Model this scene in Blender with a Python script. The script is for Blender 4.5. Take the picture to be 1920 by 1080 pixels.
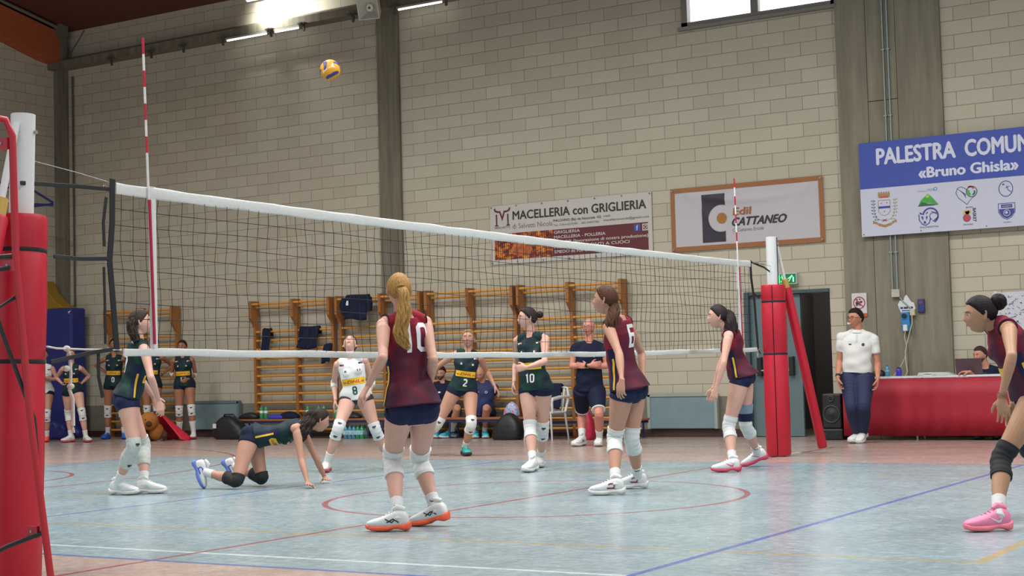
import bpy, bmesh, math, random
import numpy as np
from mathutils import Vector, Matrix
from mathutils.bvhtree import BVHTree

# ------------------------------------------------------------------ camera
for o in list(bpy.data.objects): bpy.data.objects.remove(o)
scene = bpy.context.scene
COL = scene.collection
cam_data = bpy.data.cameras.new('camera'); cam = bpy.data.objects.new('camera', cam_data); COL.objects.link(cam)
CAM_ROWS = [[0.851867, 0.523089, -0.026468], [0.051292, -0.033026, 0.998137], [-0.521241, 0.851638, 0.054964]]      # right, up, forward in world space
CAM_POS = (6.6251, -6.6205, 1.0685)
cam_data.sensor_width = 36.0
cam_data.lens = 36.0 * 2837.64 / 1920.0
cam_data.clip_start = 0.1; cam_data.clip_end = 200
r_, u_, f_ = [Vector(v) for v in CAM_ROWS]
mw = Matrix.Identity(4)
for i in range(3):
    mw[i][0] = r_[i]; mw[i][1] = u_[i]; mw[i][2] = -f_[i]; mw[i][3] = CAM_POS[i]
cam.matrix_world = mw
scene.camera = cam

# ------------------------------------------------------------------ colour management, daylight
scene.view_settings.view_transform = 'Standard'
scene.view_settings.look = 'None'
scene.view_settings.gamma = 1.0
scene.view_settings.use_curve_mapping = False
scene.view_settings.exposure = 0.0
world = bpy.data.worlds.new('daylight'); scene.world = world
world.use_nodes = True
bg = world.node_tree.nodes['Background']
bg.inputs[0].default_value = (0.86, 0.93, 1.0, 1); bg.inputs[1].default_value = 0.85

# hall lamps: long fluorescent battens under the roof (fixtures are built further down at the same places)
LAMPS = [(-12.5, 2.0), (-12.5, 7.0), (-6.0, -2.0), (-6.0, 3.0), (-6.0, 8.0), (0.0, -2.0), (0.0, 3.0), (0.0, 8.0), (6.0, -2.0), (6.0, 3.0), (6.0, 8.0)]
LAMP_Z = 8.4
for lx, ly in LAMPS:
    ld = bpy.data.lights.new('hall_lamp_light', 'AREA'); ld.shape = 'RECTANGLE'; ld.size = 1.9; ld.size_y = 0.9
    ld.energy = (330 if lx > -10 else 260) * (.55 if ly < 0 else 1.0); ld.color = (1.0, 0.99, 0.965); ld.spread = math.radians(155)
    lo = bpy.data.objects.new('hall_lamp_light', ld); COL.objects.link(lo); lo.location = (lx, ly, LAMP_Z - 0.06)
# floodlight just out of the top of the frame, close to the far wall
fl = bpy.data.lights.new('floodlight_light', 'SPOT'); fl.energy = 420; fl.spot_size = math.radians(150); fl.spot_blend = 0.6; fl.shadow_soft_size = 0.15
fl.color = (1.0, 1.0, 0.94)
flo = bpy.data.objects.new('floodlight_light', fl); COL.objects.link(flo); flo.location = (-11.1, 13.95, 7.86)
flo.rotation_euler = (math.radians(75), 0, math.radians(-12))

random.seed(4)
rng = np.random.default_rng(7)

# ------------------------------------------------------------------ materials
def srgb(h):
    if isinstance(h, str):
        h = h.lstrip('#'); c = [int(h[i:i+2], 16) / 255 for i in (0, 2, 4)]
    else: c = [v / 255 for v in h]
    return tuple(x / 12.92 if x <= 0.04045 else ((x + 0.055) / 1.055) ** 2.4 for x in c)
class NT:
    """tiny node-tree writer"""
    def __init__(s, name):
        s.m = bpy.data.materials.new(name); s.m.use_nodes = True; s.t = s.m.node_tree
        s.b = s.t.nodes['Principled BSDF']
    def n(s, kind, **kw):
        x = s.t.nodes.new(kind)
        for k, v in kw.items():
            if k.startswith('i_'):
                key = k[2:]; key = int(key) if key.isdigit() else key.replace('_', ' ')
                s.set(x.inputs[key], v)
            else: setattr(x, k, v)
        return x
    def set(s, inp, v):
        if isinstance(v, bpy.types.NodeSocket): s.t.links.new(v, inp)
        else:
            if isinstance(v, tuple) and len(v) == 3 and inp.type == 'RGBA': v = v + (1,)
            inp.default_value = v
    def math(s, op, a, b=0.0, c=None):
        x = s.t.nodes.new('ShaderNodeMath'); x.operation = op; s.set(x.inputs[0], a); s.set(x.inputs[1], b)
        if c is not None: s.set(x.inputs[2], c)
        return x.outputs[0]
    def mix(s, f, a, b):
        x = s.t.nodes.new('ShaderNodeMix'); x.data_type = 'RGBA'; s.set(x.inputs[0], f); s.set(x.inputs[6], a); s.set(x.inputs[7], b)
        return x.outputs[2]
    def ramp(s, f, stops):
        x = s.t.nodes.new('ShaderNodeValToRGB'); e = x.color_ramp.elements
        while len(e) < len(stops): e.new(0.5)
        for k, (p, c) in enumerate(stops): e[k].position = p; e[k].color = tuple(c) + (1,)
        s.set(x.inputs[0], f); return x.outputs[0]
    def obj(s, scale=(1, 1, 1), loc=(0, 0, 0), rot=(0, 0, 0)):
        tc = s.n('ShaderNodeTexCoord'); mp = s.n('ShaderNodeMapping'); s.t.links.new(tc.outputs['Object'], mp.inputs[0])
        mp.inputs['Scale'].default_value = scale; mp.inputs['Location'].default_value = loc; mp.inputs['Rotation'].default_value = rot
        return mp.outputs[0]
    def noise(s, vec, scale, detail=3, rough=0.5):
        x = s.n('ShaderNodeTexNoise'); s.t.links.new(vec, x.inputs['Vector']); x.inputs['Scale'].default_value = scale
        x.inputs['Detail'].default_value = detail; x.inputs['Roughness'].default_value = rough; return x.outputs[0]
    def bump(s, h, strength=0.3, dist=0.01):
        x = s.n('ShaderNodeBump'); s.set(x.inputs['Height'], h); x.inputs['Strength'].default_value = strength
        x.inputs['Distance'].default_value = dist; s.t.links.new(x.outputs[0], s.b.inputs['Normal'])
    def out(s, color=None, rough=None, metal=None, spec=None):
        if color is not None: s.set(s.b.inputs['Base Color'], color)
        if rough is not None: s.set(s.b.inputs['Roughness'], rough)
        if metal is not None: s.set(s.b.inputs['Metallic'], metal)
        if spec is not None: s.set(s.b.inputs['Specular IOR Level'], spec)
        return s.m
_mc = {}
def mat(name, col, rough=0.6, metal=0.0, var=0.08, nscale=30, bump=0.0, spec=None, emit=0.0, trans=0.0, stretch=(1, 1, 1)):
    """plain procedural surface: base colour with a little noise variation, optional bump"""
    key = (name, str(col))
    if key in _mc: return _mc[key]
    c = srgb(col) if isinstance(col, str) or max(col) > 1.5 else tuple(col)
    t = NT(name); v = t.obj(stretch); nz = t.noise(v, nscale, 4)
    dk = tuple(x * (1 - var) for x in c); lt = tuple(min(1, x * (1 + var)) for x in c)
    t.out(t.ramp(nz, [(0.3, dk), (0.7, lt)]), rough, metal, spec)
    if bump: t.bump(nz, bump, 0.01)
    if emit:
        t.b.inputs['Emission Color'].default_value = c + (1,); t.b.inputs['Emission Strength'].default_value = emit
    if trans: t.b.inputs['Transmission Weight'].default_value = trans
    _mc[key] = t.m
    return t.m

# ------------------------------------------------------------------ mesh writer
def V(*a): return np.array(a, float)
def unit(v):
    v = np.asarray(v, float); n = np.linalg.norm(v); return v / n if n > 1e-9 else v
class MB:
    def __init__(s): s.v = []; s.f = []; s.mi = []; s.sm = []; s.cur = 0; s.smooth = True
    def add(s, verts, faces):
        k = len(s.v); s.v += [tuple(map(float, q)) for q in verts]
        for f in faces: s.f.append([i + k for i in f]); s.mi.append(s.cur); s.sm.append(s.smooth)
        return s
    def box(s, a, b):
        x0, y0, z0 = [min(p, q) for p, q in zip(a, b)]; x1, y1, z1 = [max(p, q) for p, q in zip(a, b)]
        sm = s.smooth; s.smooth = False
        s.add([(x0,y0,z0),(x1,y0,z0),(x1,y1,z0),(x0,y1,z0),(x0,y0,z1),(x1,y0,z1),(x1,y1,z1),(x0,y1,z1)],
              [(3,2,1,0),(4,5,6,7),(0,1,5,4),(1,2,6,5),(2,3,7,6),(3,0,4,7)]); s.smooth = sm; return s
    def obox(s, c, X, Y, Z, sx, sy, sz):
        """box with its own axes"""
        c = V(*c); X, Y, Z = unit(X) * sx / 2, unit(Y) * sy / 2, unit(Z) * sz / 2
        P = [c + a * X + b * Y + d * Z for d in (-1, 1) for a, b in ((-1,-1),(1,-1),(1,1),(-1,1))]
        sm = s.smooth; s.smooth = False
        s.add(P, [(3,2,1,0),(4,5,6,7),(0,1,5,4),(1,2,6,5),(2,3,7,6),(3,0,4,7)]); s.smooth = sm; return s
    def loft(s, rings, n=16, cap=True, exp=1.0):
        """rings: (centre, u, v, ru, rv)"""
        vs = []; m = len(rings)
        for c, u, v, ru, rv in rings:
            for k in range(n):
                a = 2 * math.pi * k / n; ca, sa = math.cos(a), math.sin(a)
                if exp != 1.0: ca = math.copysign(abs(ca) ** exp, ca); sa = math.copysign(abs(sa) ** exp, sa)
                vs.append(np.asarray(c) + np.asarray(u) * ru * ca + np.asarray(v) * rv * sa)
        fs = [(i*n+k, i*n+(k+1) % n, (i+1)*n+(k+1) % n, (i+1)*n+k) for i in range(m-1) for k in range(n)]
        if cap:
            vs.append(np.asarray(rings[0][0])); vs.append(np.asarray(rings[-1][0])); a = len(vs) - 2
            fs += [(a, (k+1) % n, k) for k in range(n)]
            fs += [(a+1, (m-1)*n+k, (m-1)*n+(k+1) % n) for k in range(n)]
        # keep outward orientation
        c0 = np.asarray(rings[0][0]); c1 = np.asarray(rings[-1][0])
        ax = c1 - c0
        if np.dot(np.cross(rings[0][1], rings[0][2]), ax) < 0: fs = [f[::-1] for f in fs]
        return s.add(vs, fs)
    def tube(s, pts, r, n=10, cap=True, flat=None):
        pts = [V(*p) for p in pts]; m = len(pts); rr = r if hasattr(r, '__len__') else [r] * m
        rings = []; pu = None
        for i in range(m):
            t = unit(pts[min(i+1, m-1)] - pts[max(i-1, 0)])
            if pu is None:
                h = V(0, 0, 1) if abs(t[2]) < 0.9 else V(1, 0, 0)
                pu = unit(np.cross(t, h))
            u = unit(pu - t * (pu @ t)); w = np.cross(t, u); pu = u
            rings.append((pts[i], u, w, rr[i], rr[i] * (flat or 1)))
        return s.loft(rings, n, cap)
    def cyl(s, a, b, r, r2=None, n=20):
        return s.tube([a, b], [r, r if r2 is None else r2], n)
    def sphere(s, c, r, nu=16, nv=10, fn=None):
        rx, ry, rz = r if hasattr(r, '__len__') else (r, r, r)
        vs = []
        for j in range(1, nv):
            ph = math.pi * j / nv
            for i in range(nu):
                th = 2 * math.pi * i / nu
                vs.append((c[0] + rx*math.sin(ph)*math.cos(th), c[1] + ry*math.sin(ph)*math.sin(th), c[2] + rz*math.cos(ph)))
        vs.append((c[0], c[1], c[2] + rz)); vs.append((c[0], c[1], c[2] - rz)); a = len(vs) - 2
        fs = [(j*nu+i, (j+1)*nu+i, (j+1)*nu+(i+1) % nu, j*nu+(i+1) % nu) for j in range(nv-2) for i in range(nu)]
        fs += [(a, i, (i+1) % nu) for i in range(nu)] + [(a+1, (nv-2)*nu+(i+1) % nu, (nv-2)*nu+i) for i in range(nu)]
        return s.add(vs, fs)
    def prism(s, poly, ext):
        """poly: list of 3-D points (planar), ext: extrusion vector"""
        poly = [V(*q) for q in poly]; ext = V(*ext); n = len(poly)
        nr = sum((np.cross(poly[i], poly[(i+1) % n]) for i in range(n)), V(0, 0, 0))
        if nr @ ext < 0: poly = poly[::-1]
        sm = s.smooth; s.smooth = False
        s.add(poly + [q + ext for q in poly], [tuple(range(n))[::-1], tuple(range(n, 2*n))] + [(i, (i+1) % n, n+(i+1) % n, n+i) for i in range(n)])
        s.smooth = sm; return s
    def mesh(s, name, mats, base=(0, 0, 0)):
        me = bpy.data.meshes.new(name)
        b = base
        me.from_pydata([(x-b[0], y-b[1], z-b[2]) for x, y, z in s.v], [], s.f)
        for m in (mats if isinstance(mats, (list, tuple)) else [mats]): me.materials.append(m)
        me.polygons.foreach_set('material_index', s.mi); me.polygons.foreach_set('use_smooth', s.sm)
        if any(s.sm): me.set_sharp_from_angle(angle=math.radians(46))
        me.update(); return me
    def build(s, name, mats, parent=None, base=None, label=None, bevel=0.0):
        """one object; parent is a thing (its base is the origin of every part) """
        root = parent
        while root is not None and root.parent is not None: root = root.parent
        bs = tuple(root['_base']) if root is not None else (tuple(base) if base is not None else (0, 0, 0))
        o = bpy.data.objects.new(name, s.mesh(name, mats, bs)); COL.objects.link(o)
        if parent is not None: o.parent = parent
        else: o.location = bs; o['_base'] = bs
        if label: o['label'] = label
        if bevel:
            m = o.modifiers.new('bevel', 'BEVEL'); m.width = bevel; m.segments = 2; m.limit_method = 'ANGLE'
        return o
def tag(o, label=None, cat=None, group=None, kind=None):
    if label: o['label'] = label
    if cat: o['category'] = cat
    if group: o['group'] = group
    if kind: o['kind'] = kind
    return o
def thing(name, base, label, cat, group=None):
    o = bpy.data.objects.new(name, None); COL.objects.link(o); o.location = base; o['_base'] = tuple(map(float, base))
    o.empty_display_size = 0.1
    return tag(o, label, cat, group)
def copy_tree(o, loc=None, label=None, parent=None, rotz=0):
    c = o.copy(); COL.objects.link(c)
    if parent is not None: c.parent = parent
    for ch in list(o.children): copy_tree(ch, parent=c)
    if loc is not None: c.location = loc; c['_base'] = tuple(loc); c.rotation_euler = (0, 0, rotz)
    if label: c['label'] = label
    return c
def structure(mb, name, mats):
    o = mb.build(name, mats); o['kind'] = 'structure'; return o
def remesh_obj(o, voxel, smooth=3, fac=0.5):
    m = o.modifiers.new('r', 'REMESH'); m.mode = 'VOXEL'; m.voxel_size = voxel; m.use_smooth_shade = True
    if smooth:
        k = o.modifiers.new('s', 'SMOOTH'); k.factor = fac; k.iterations = smooth
    dg = bpy.context.evaluated_depsgraph_get(); dg.update()
    me = bpy.data.meshes.new_from_object(o.evaluated_get(dg)); old = o.data
    mats = list(old.materials)
    o.modifiers.clear(); o.data = me; me.materials.clear()
    for q in mats: me.materials.append(q)
    me.polygons.foreach_set('use_smooth', [True] * len(me.polygons)); me.name = o.name
    bpy.data.meshes.remove(old)

# ------------------------------------------------------------------ flat lettering and shapes, wrapped onto surfaces
_tc = {}
def text2d(s, size=1.0, sx=1.0, bold=0.0, shear=0.0, space=1.0):
    """(verts2d, faces) of a line of text, left aligned on its baseline, size = cap height"""
    key = (s, size, sx, bold, shear, space)
    if key in _tc: return _tc[key]
    c = bpy.data.curves.new('t', 'FONT'); c.body = s; c.size = 1.0; c.shear = shear; c.space_character = space; c.resolution_u = 3
    o = bpy.data.objects.new('t', c); COL.objects.link(o)
    dg = bpy.context.evaluated_depsgraph_get(); dg.update()
    me = bpy.data.meshes.new_from_object(o.evaluated_get(dg))
    k = size / 0.73
    vs = [(q.co.x * k * sx, q.co.y * k) for q in me.vertices]; fs = [tuple(p.vertices) for p in me.polygons]
    bpy.data.objects.remove(o); bpy.data.meshes.remove(me); bpy.data.curves.remove(c)
    if bold:      # heavier weight: the same outlines set side by side
        b = bold * k * 1.2; D_ = [(-b, 0), (b, 0), (0, -b * .7), (0, b * .7), (0, 0)]; n0 = len(vs)
        fs = [tuple(i + q * n0 for i in f) for q in range(5) for f in fs]; vs = [(x + dx, y + dy, .0004 * q) for q, (dx, dy) in enumerate(D_) for x, y in vs]
    _tc[key] = (vs, fs); return vs, fs
def shift2(m, dx, dy, width=None, center=False):
    vs, fs = m
    x0 = min(v[0] for v in vs); x1 = max(v[0] for v in vs)
    k = width / (x1 - x0) if width else 1
    off = (x0 + x1) / 2 if center else x0
    return [((v[0] - off) * k + dx, v[1] + dy, v[2] if len(v) > 2 else 0.0) for v in vs], fs
def join2(*ms):
    vs = []; fs = []
    for a, b in ms:
        k = len(vs); vs += list(a); fs += [tuple(i + k for i in f) for f in b]
    return vs, fs
def rect2(x0, y0, x1, y1): return [(x0, y0), (x1, y0), (x1, y1), (x0, y1)], [(0, 1, 2, 3)]
def poly2(*pts): return list(pts), [tuple(range(len(pts)))]
def disc2(cx, cy, rx, ry=None, n=24):
    ry = ry or rx; return [(cx + rx*math.cos(2*math.pi*k/n), cy + ry*math.sin(2*math.pi*k/n)) for k in range(n)], [tuple(range(n))]
def ring2(cx, cy, r, w, a0=0, a1=360, n=28, ry=None):
    ry = ry or r; vs = []; fs = []
    for k in range(n + 1):
        a = math.radians(a0 + (a1 - a0) * k / n); ca, sa = math.cos(a), math.sin(a)
        vs += [(cx + (r+w/2)*ca, cy + (ry+w/2)*sa), (cx + (r-w/2)*ca, cy + (ry-w/2)*sa)]
    for k in range(n): fs.append((2*k, 2*k+2, 2*k+3, 2*k+1))
    return vs, fs
def stroke2(pts, w, closed=False):
    """mitred stroke"""
    P = [np.array(q, float) for q in pts]; n = len(P); vs = []
    for i in range(n):
        a = P[i-1] if (i > 0 or closed) else None; b = P[(i+1) % n] if (i < n-1 or closed) else None
        d1 = unit(P[i] - a) if a is not None else unit(b - P[i]); d2 = unit(b - P[i]) if b is not None else d1
        n1 = np.array([-d1[1], d1[0]]); n2 = np.array([-d2[1], d2[0]]); m = unit(n1 + n2); L = w / 2 / max(0.35, m @ n1)
        vs += [tuple(P[i] + m * L), tuple(P[i] - m * L)]
    fs = [(2*i+1, 2*((i+1) % n)+1, 2*((i+1) % n), 2*i) for i in range(n if closed else n-1)]
    return vs, fs
def digit2(ch, h):
    """blocky jersey digit, height h, centred on (0,0)"""
    w = h * 0.54; t = h * 0.16; x, y = w/2 - t/2, h/2 - t/2; c = h * 0.09
    G = {'0': [([(-x+c,-y),(x-c,-y),(x,-y+c),(x,y-c),(x-c,y),(-x+c,y),(-x,y-c),(-x,-y+c)], 1)],
         '1': [([(-t*0.9, y*0.75),(0, y),(0,-h/2)], 0)],
         '2': [([(-x,y-t*0.7),(-x+c,y),(x-c,y),(x,y-c),(x,c),(-x,-y+c),(-x,-y),(x+t/2,-y)], 0)],
         '3': [([(-x-t/2,y),(x-c,y),(x,y-c),(x,c),(x-c,0),(-x*0.3,0)], 0), ([(x-c,0),(x,-c),(x,-y+c),(x-c,-y),(-x-t/2,-y)], 0)],
         '4': [([(x*0.6,-h/2),(x*0.6,y),(-x,-y*0.3),(x+t/2,-y*0.3)], 0)],
         '6': [([(x+t/2,y),(-x,y),(-x,-y),(x,-y),(x,t*0.3),(-x,t*0.3)], 0)],
         '7': [([(-x-t/2,y),(x,y),(x,y*0.5),(-x*0.1,-h/2)], 0)],
         '8': [([(-x+c,-y),(x-c,-y),(x,-y+c),(x,-c),(x-c,0),(-x+c,0),(-x,-c),(-x,-y+c)], 1), ([(-x+c,0),(x-c,0),(x,c),(x,y-c),(x-c,y),(-x+c,y),(-x,y-c),(-x,c)], 1)]}
    return join2(*[stroke2(p, t, bool(k)) for p, k in G[ch]])
def number2(s, h):
    ms = []; adv = h * 0.64
    for i, ch in enumerate(s):
        vs, fs = digit2(ch, h); dx = (i - (len(s)-1)/2) * adv
        if ch == '1' and len(s) > 1: dx += h * 0.08
        ms.append(([(a + dx, b) for a, b in vs], fs))
    return join2(*ms)
def flat2(m, P0, R, U, N, off=0.0):
    vs, fs = m; P0, R, U, N = V(*P0), V(*R), V(*U), V(*N)
    mb = MB(); mb.smooth = False; mb.add([P0 + R*v[0] + U*v[1] + N*(off + (v[2] if len(v) > 2 else 0)) for v in vs], fs); return mb
def grid_cut(m, step):
    """cut a flat 2-D mesh along a grid so it can be wrapped"""
    bm = bmesh.new(); vs = [bm.verts.new((v[0], v[1], v[2] if len(v) > 2 else 0)) for v in m[0]]
    for f in m[1]:
        try: bm.faces.new([vs[i] for i in f])
        except ValueError: pass
    xs = [v[0] for v in m[0]]; ys = [v[1] for v in m[0]]
    for ax, lo, hi in ((0, min(xs), max(xs)), (1, min(ys), max(ys))):
        k = math.ceil(lo / step) * step
        while k < hi:
            if k > lo + 1e-5:
                co = (k, 0, 0) if ax == 0 else (0, k, 0); no = (1, 0, 0) if ax == 0 else (0, 1, 0)
                bmesh.ops.bisect_plane(bm, geom=bm.verts[:] + bm.edges[:] + bm.faces[:], plane_co=co, plane_no=no, dist=1e-6)
            k += step
    bm.verts.ensure_lookup_table(); bm.verts.index_update()
    out = [(v.co.x, v.co.y, v.co.z) for v in bm.verts], [tuple(v.index for v in f.verts) for f in bm.faces]
    bm.free(); return out
def bvh_of(o):
    me = o.data; b = root_base(o)
    return BVHTree.FromPolygons([(v.co.x+b[0], v.co.y+b[1], v.co.z+b[2]) for v in me.vertices], [tuple(p.vertices) for p in me.polygons])
def root_base(o):
    while o.parent is not None: o = o.parent
    return tuple(o['_base'])
def decal(name, m, bvh, P0, R, U, material, parent, off=0.003, step=0.02, label=None, reach=0.3):
    """wrap a flat shape onto a surface: it lies on the cloth like a print"""
    P0, R, U = V(*P0), unit(R), unit(U); N = np.cross(R, U); vs, fs = grid_cut(m, step)
    pts = []; ok = []
    for x, y, lz in vs:
        q = P0 + R*x + U*y + N*reach
        hit = bvh.ray_cast(Vector(q), Vector(-N), reach * 2)
        if hit[0] is None: pts.append(q); ok.append(False)
        else: pts.append(V(*hit[0]) + N*(off*0.3 + lz) + V(*hit[1])*off*0.7 * (1 if V(*hit[1]) @ N > 0 else -1)); ok.append(True)
    fs = [f for f in fs if all(ok[i] for i in f)]
    if not fs: return None
    used = sorted({i for f in fs for i in f}); mp = {i: k for k, i in enumerate(used)}
    mb = MB(); mb.add([pts[i] for i in used], [tuple(mp[i] for i in f) for f in fs])
    return mb.build(name, material, parent, label=label)
M_NAVY = mat('navy_cloth', '#1c2140', .75, spec=.2, bump=.15, nscale=90); M_NAVY2 = mat('dark_navy_cloth', '#161d33', .8, spec=.2, bump=.15, nscale=90)
M_WHITE = mat('white_cloth', '#d3d5d2', .8, spec=.2, var=.04, bump=.1, nscale=120); M_SOCK = mat('white_sock', '#d0d2d0', .85, spec=.15, var=.05, bump=.2, nscale=150)
M_PRINT = mat('white_print', '#d8d9db', .6, var=.03); M_YEL = mat('yellow_print', '#dcae17', .6, var=.05); M_REDP = mat('red_print', '#b3172a', .6); M_BLK = mat('black_print', '#1c2228', .6); M_GRN = mat('green_print', '#1f7a45', .6)
M_SHOEW = mat('white_shoe', '#cfd1d0', .5, var=.05, bump=.1, nscale=80); M_SOLEW = mat('white_sole', '#c9cac6', .55)
S_FAIR = '#cb9f8e'; S_MID = '#b88b76'; S_TAN = '#a06e54'; S_OLIVE = '#ad866a'

# ------------------------------------------------------------------ the hall
YW = 14.5; XW = -16.9; XE = 16.0; YS = -10.0
def block_wall_mat(name, axis, phase):
    t = NT(name); tc = t.n('ShaderNodeTexCoord'); sp = t.n('ShaderNodeSeparateXYZ'); t.t.links.new(tc.outputs['Object'], sp.inputs[0])
    hx = t.math('ADD', sp.outputs[axis], phase); cb = t.n('ShaderNodeCombineXYZ'); t.set(cb.inputs[0], hx); t.set(cb.inputs[1], sp.outputs[2])
    br = t.n('ShaderNodeTexBrick'); t.t.links.new(cb.outputs[0], br.inputs['Vector'])
    for k, v in {'Scale': 1.0, 'Mortar Size': 0.0055, 'Mortar Smooth': 0.25, 'Brick Width': 0.5, 'Row Height': 0.2, 'Bias': 0.0}.items(): br.inputs[k].default_value = v
    br.inputs['Color1'].default_value = srgb('#bdb7a5') + (1,); br.inputs['Color2'].default_value = srgb('#b0a997') + (1,); br.inputs['Mortar'].default_value = srgb('#7c7563') + (1,)
    nz = t.noise(cb.outputs[0], 1.3, 4, 0.6); n2 = t.noise(cb.outputs[0], 60, 3, 0.7)
    c = t.mix(t.math('MULTIPLY', nz, 0.45), br.outputs['Color'], srgb('#a8a28e'))
    c = t.mix(t.math('MULTIPLY', n2, 0.22), c, srgb('#948e7e'))
    # grey painted dado
    dado = t.math('MULTIPLY', t.math('LESS_THAN', sp.outputs[2], 0.61), 0.85)
    c = t.mix(dado, c, srgb('#6b685f'))
    t.out(c, 0.86, spec=0.3)
    h = t.math('ADD', t.math('MULTIPLY', br.outputs['Fac'], -1.0), t.math('MULTIPLY', n2, 0.5)); t.bump(h, 0.55, 0.008)
    return t.m
M_WALL = block_wall_mat('concrete_blocks_far_wall', 0, 7.957); M_WALL_L = block_wall_mat('concrete_blocks_left_wall', 1, 0.1)
def concrete_mat(name, col, streak=0.35):
    t = NT(name); v = t.obj((6, 6, 0.5)); a = t.noise(v, 1.6, 4, 0.6); b = t.noise(t.obj(), 7, 4, 0.6)
    c = srgb(col); dk = tuple(x * (1 - streak) for x in c); lt = tuple(x * (1 + streak * 0.6) for x in c)
    t.out(t.mix(t.math('MULTIPLY', b, 0.35), t.ramp(a, [(0.3, dk), (0.72, lt)]), srgb('#5d5a4c')), 0.9, spec=0.25); t.bump(b, 0.3, 0.01); return t.m
M_CONC = concrete_mat('raw_concrete', '#777263'); M_CONC_D = concrete_mat('shuttered_concrete', '#868170', 0.25)

# far wall, with the door and the window cut out
w = MB(); y0, y1 = YW, YW + 0.3
DX0, DX1, DZ = -2.21, -0.90, 2.15; WX0, WX1, WZ0, WZ1 = -3.1, -0.66, 6.28, 7.33
for a, b in (((XW, y0, 0), (DX0, y1, WZ0)), ((DX0, y0, DZ), (DX1, y1, WZ0)), ((DX1, y0, 0), (XE, y1, WZ0)),
             ((XW, y0, WZ0), (WX0, y1, WZ1)), ((WX1, y0, WZ0), (XE, y1, WZ1)), ((XW, y0, WZ1), (XE, y1, 8.2))): w.box(a, b)
structure(w, 'wall_far', M_WALL)
w = MB(); w.box((XW - 0.3, YS, 0), (XW, YW + 0.3, 10.4)); structure(w, 'wall_left', M_WALL_L)

# floor: blue court with its painted lines on a pinkish-beige sports floor
def floor_mat():
    t = NT('sports_floor'); tc = t.n('ShaderNodeTexCoord'); sp = t.n('ShaderNodeSeparateXYZ'); t.t.links.new(tc.outputs['Object'], sp.inputs[0])
    X, Y = sp.outputs[0], sp.outputs[1]; vec = tc.outputs['Object']
    def band(v, c, w): return t.math('LESS_THAN', t.math('ABSOLUTE', t.math('SUBTRACT', v, c)), w / 2)
    def rect(x0, x1, y0, y1): return t.math('MULTIPLY', band(X, (x0+x1)/2, x1-x0), band(Y, (y0+y1)/2, y1-y0))
    def circ(cx, cy, r, w):
        dx = t.math('SUBTRACT', X, cx); dy = t.math('SUBTRACT', Y, cy)
        d = t.math('SQRT', t.math('ADD', t.math('MULTIPLY', dx, dx), t.math('MULTIPLY', dy, dy))); return band(d, r, w)
    n1 = t.noise(vec, 2.2, 5, 0.65); n2 = t.noise(vec, 14, 4, 0.7); n3 = t.noise(t.obj((3.0, 9.0, 1), rot=(0, 0, 0.5)), 2.4, 5, 0.75)
    blue = t.ramp(t.math('ADD', t.math('MULTIPLY', n1, 0.45), t.math('MULTIPLY', n2, 0.55)), [(0.34, srgb('#71868f')), (0.5, srgb('#83989f')), (0.68, srgb('#9aadb3'))])
    pink = t.ramp(t.math('ADD', t.math('MULTIPLY', n1, 0.5), t.math('MULTIPLY', n2, 0.5)), [(0.34, srgb('#96837b')), (0.5, srgb('#a59188')), (0.68, srgb('#b5a299'))])
    c = t.mix(rect(-9.0, 9.0, 0.0, 9.0), pink, blue)
    # fine scuffs
    ridge = t.math('GREATER_THAN', t.math('SUBTRACT', 0.006, t.math('ABSOLUTE', t.math('SUBTRACT', n3, 0.53))), 0.0)
    c = t.mix(t.math('MULTIPLY', ridge, t.math('MULTIPLY', n2, 0.8)), c, srgb('#cfd8d8'))
    def paint(mask, col, k=1.0):
        nonlocal c
        wear = t.math('MULTIPLY', t.math('MINIMUM', 1.0, t.math('MULTIPLY', n2, 1.75)), k)
        c = t.mix(t.math('MULTIPLY', mask, wear), c, srgb(col))
    OR = lambda *m: m[0] if len(m) == 1 else t.math('MAXIMUM', m[0], OR(*m[1:]))
    # thin white line, yellow small court, red basketball lines, blue volleyball lines
    paint(rect(-1.6, 3.0, 0.37, 0.415), '#c9d6d6', 0.9)
    yel = OR(rect(-4.52, 2.70, 1.47, 1.515), rect(2.84, 4.52, 1.47, 1.515), rect(-4.52, 4.52, 7.47, 7.51), rect(-4.52, -4.47, 1.48, 7.5), rect(4.47, 4.53, 1.48, 7.5))
    paint(yel, '#a8903a', 0.8)
    red = OR(rect(-0.025, 0.025, -3.0, 11.95), circ(0, 4.5, 1.78, 0.05), circ(-8.3, 4.5, 1.8, 0.05), rect(-14.0, 14.0, 11.9, 11.95), rect(-14, 14, -2.98, -2.93),
             t.math('MULTIPLY', circ(-12.45, 4.5, 6.75, 0.05), t.math('GREATER_THAN', X, -12.5)), rect(-14.05, -14.0, -3, 11.95), circ(8.3, 4.5, 1.8, 0.05))
    paint(red, '#8c3340', 0.95)
    blu = OR(rect(-3.025, -2.975, 0, 9), rect(2.975, 3.025, 0, 9), rect(-9, 9, -0.025, 0.025), rect(-9, 9, 8.985, 9.015), rect(-9.02, -8.98, 0, 9), rect(8.97, 9.03, 0, 9), rect(-8.75, -8.71, 6.8, 7.6))
    paint(blu, '#3d5ea0', 0.95)
    t.out(c, None, spec=0.5); t.set(t.b.inputs['Roughness'], t.math('ADD', 0.16, t.math('MULTIPLY', n2, 0.16)))
    t.bump(n2, 0.05, 0.01)
    return t.m
w = MB(); w.box((XW - 0.3, YS, -0.15), (XE, YW + 3.4, 0)); structure(w, 'floor', floor_mat())

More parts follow.
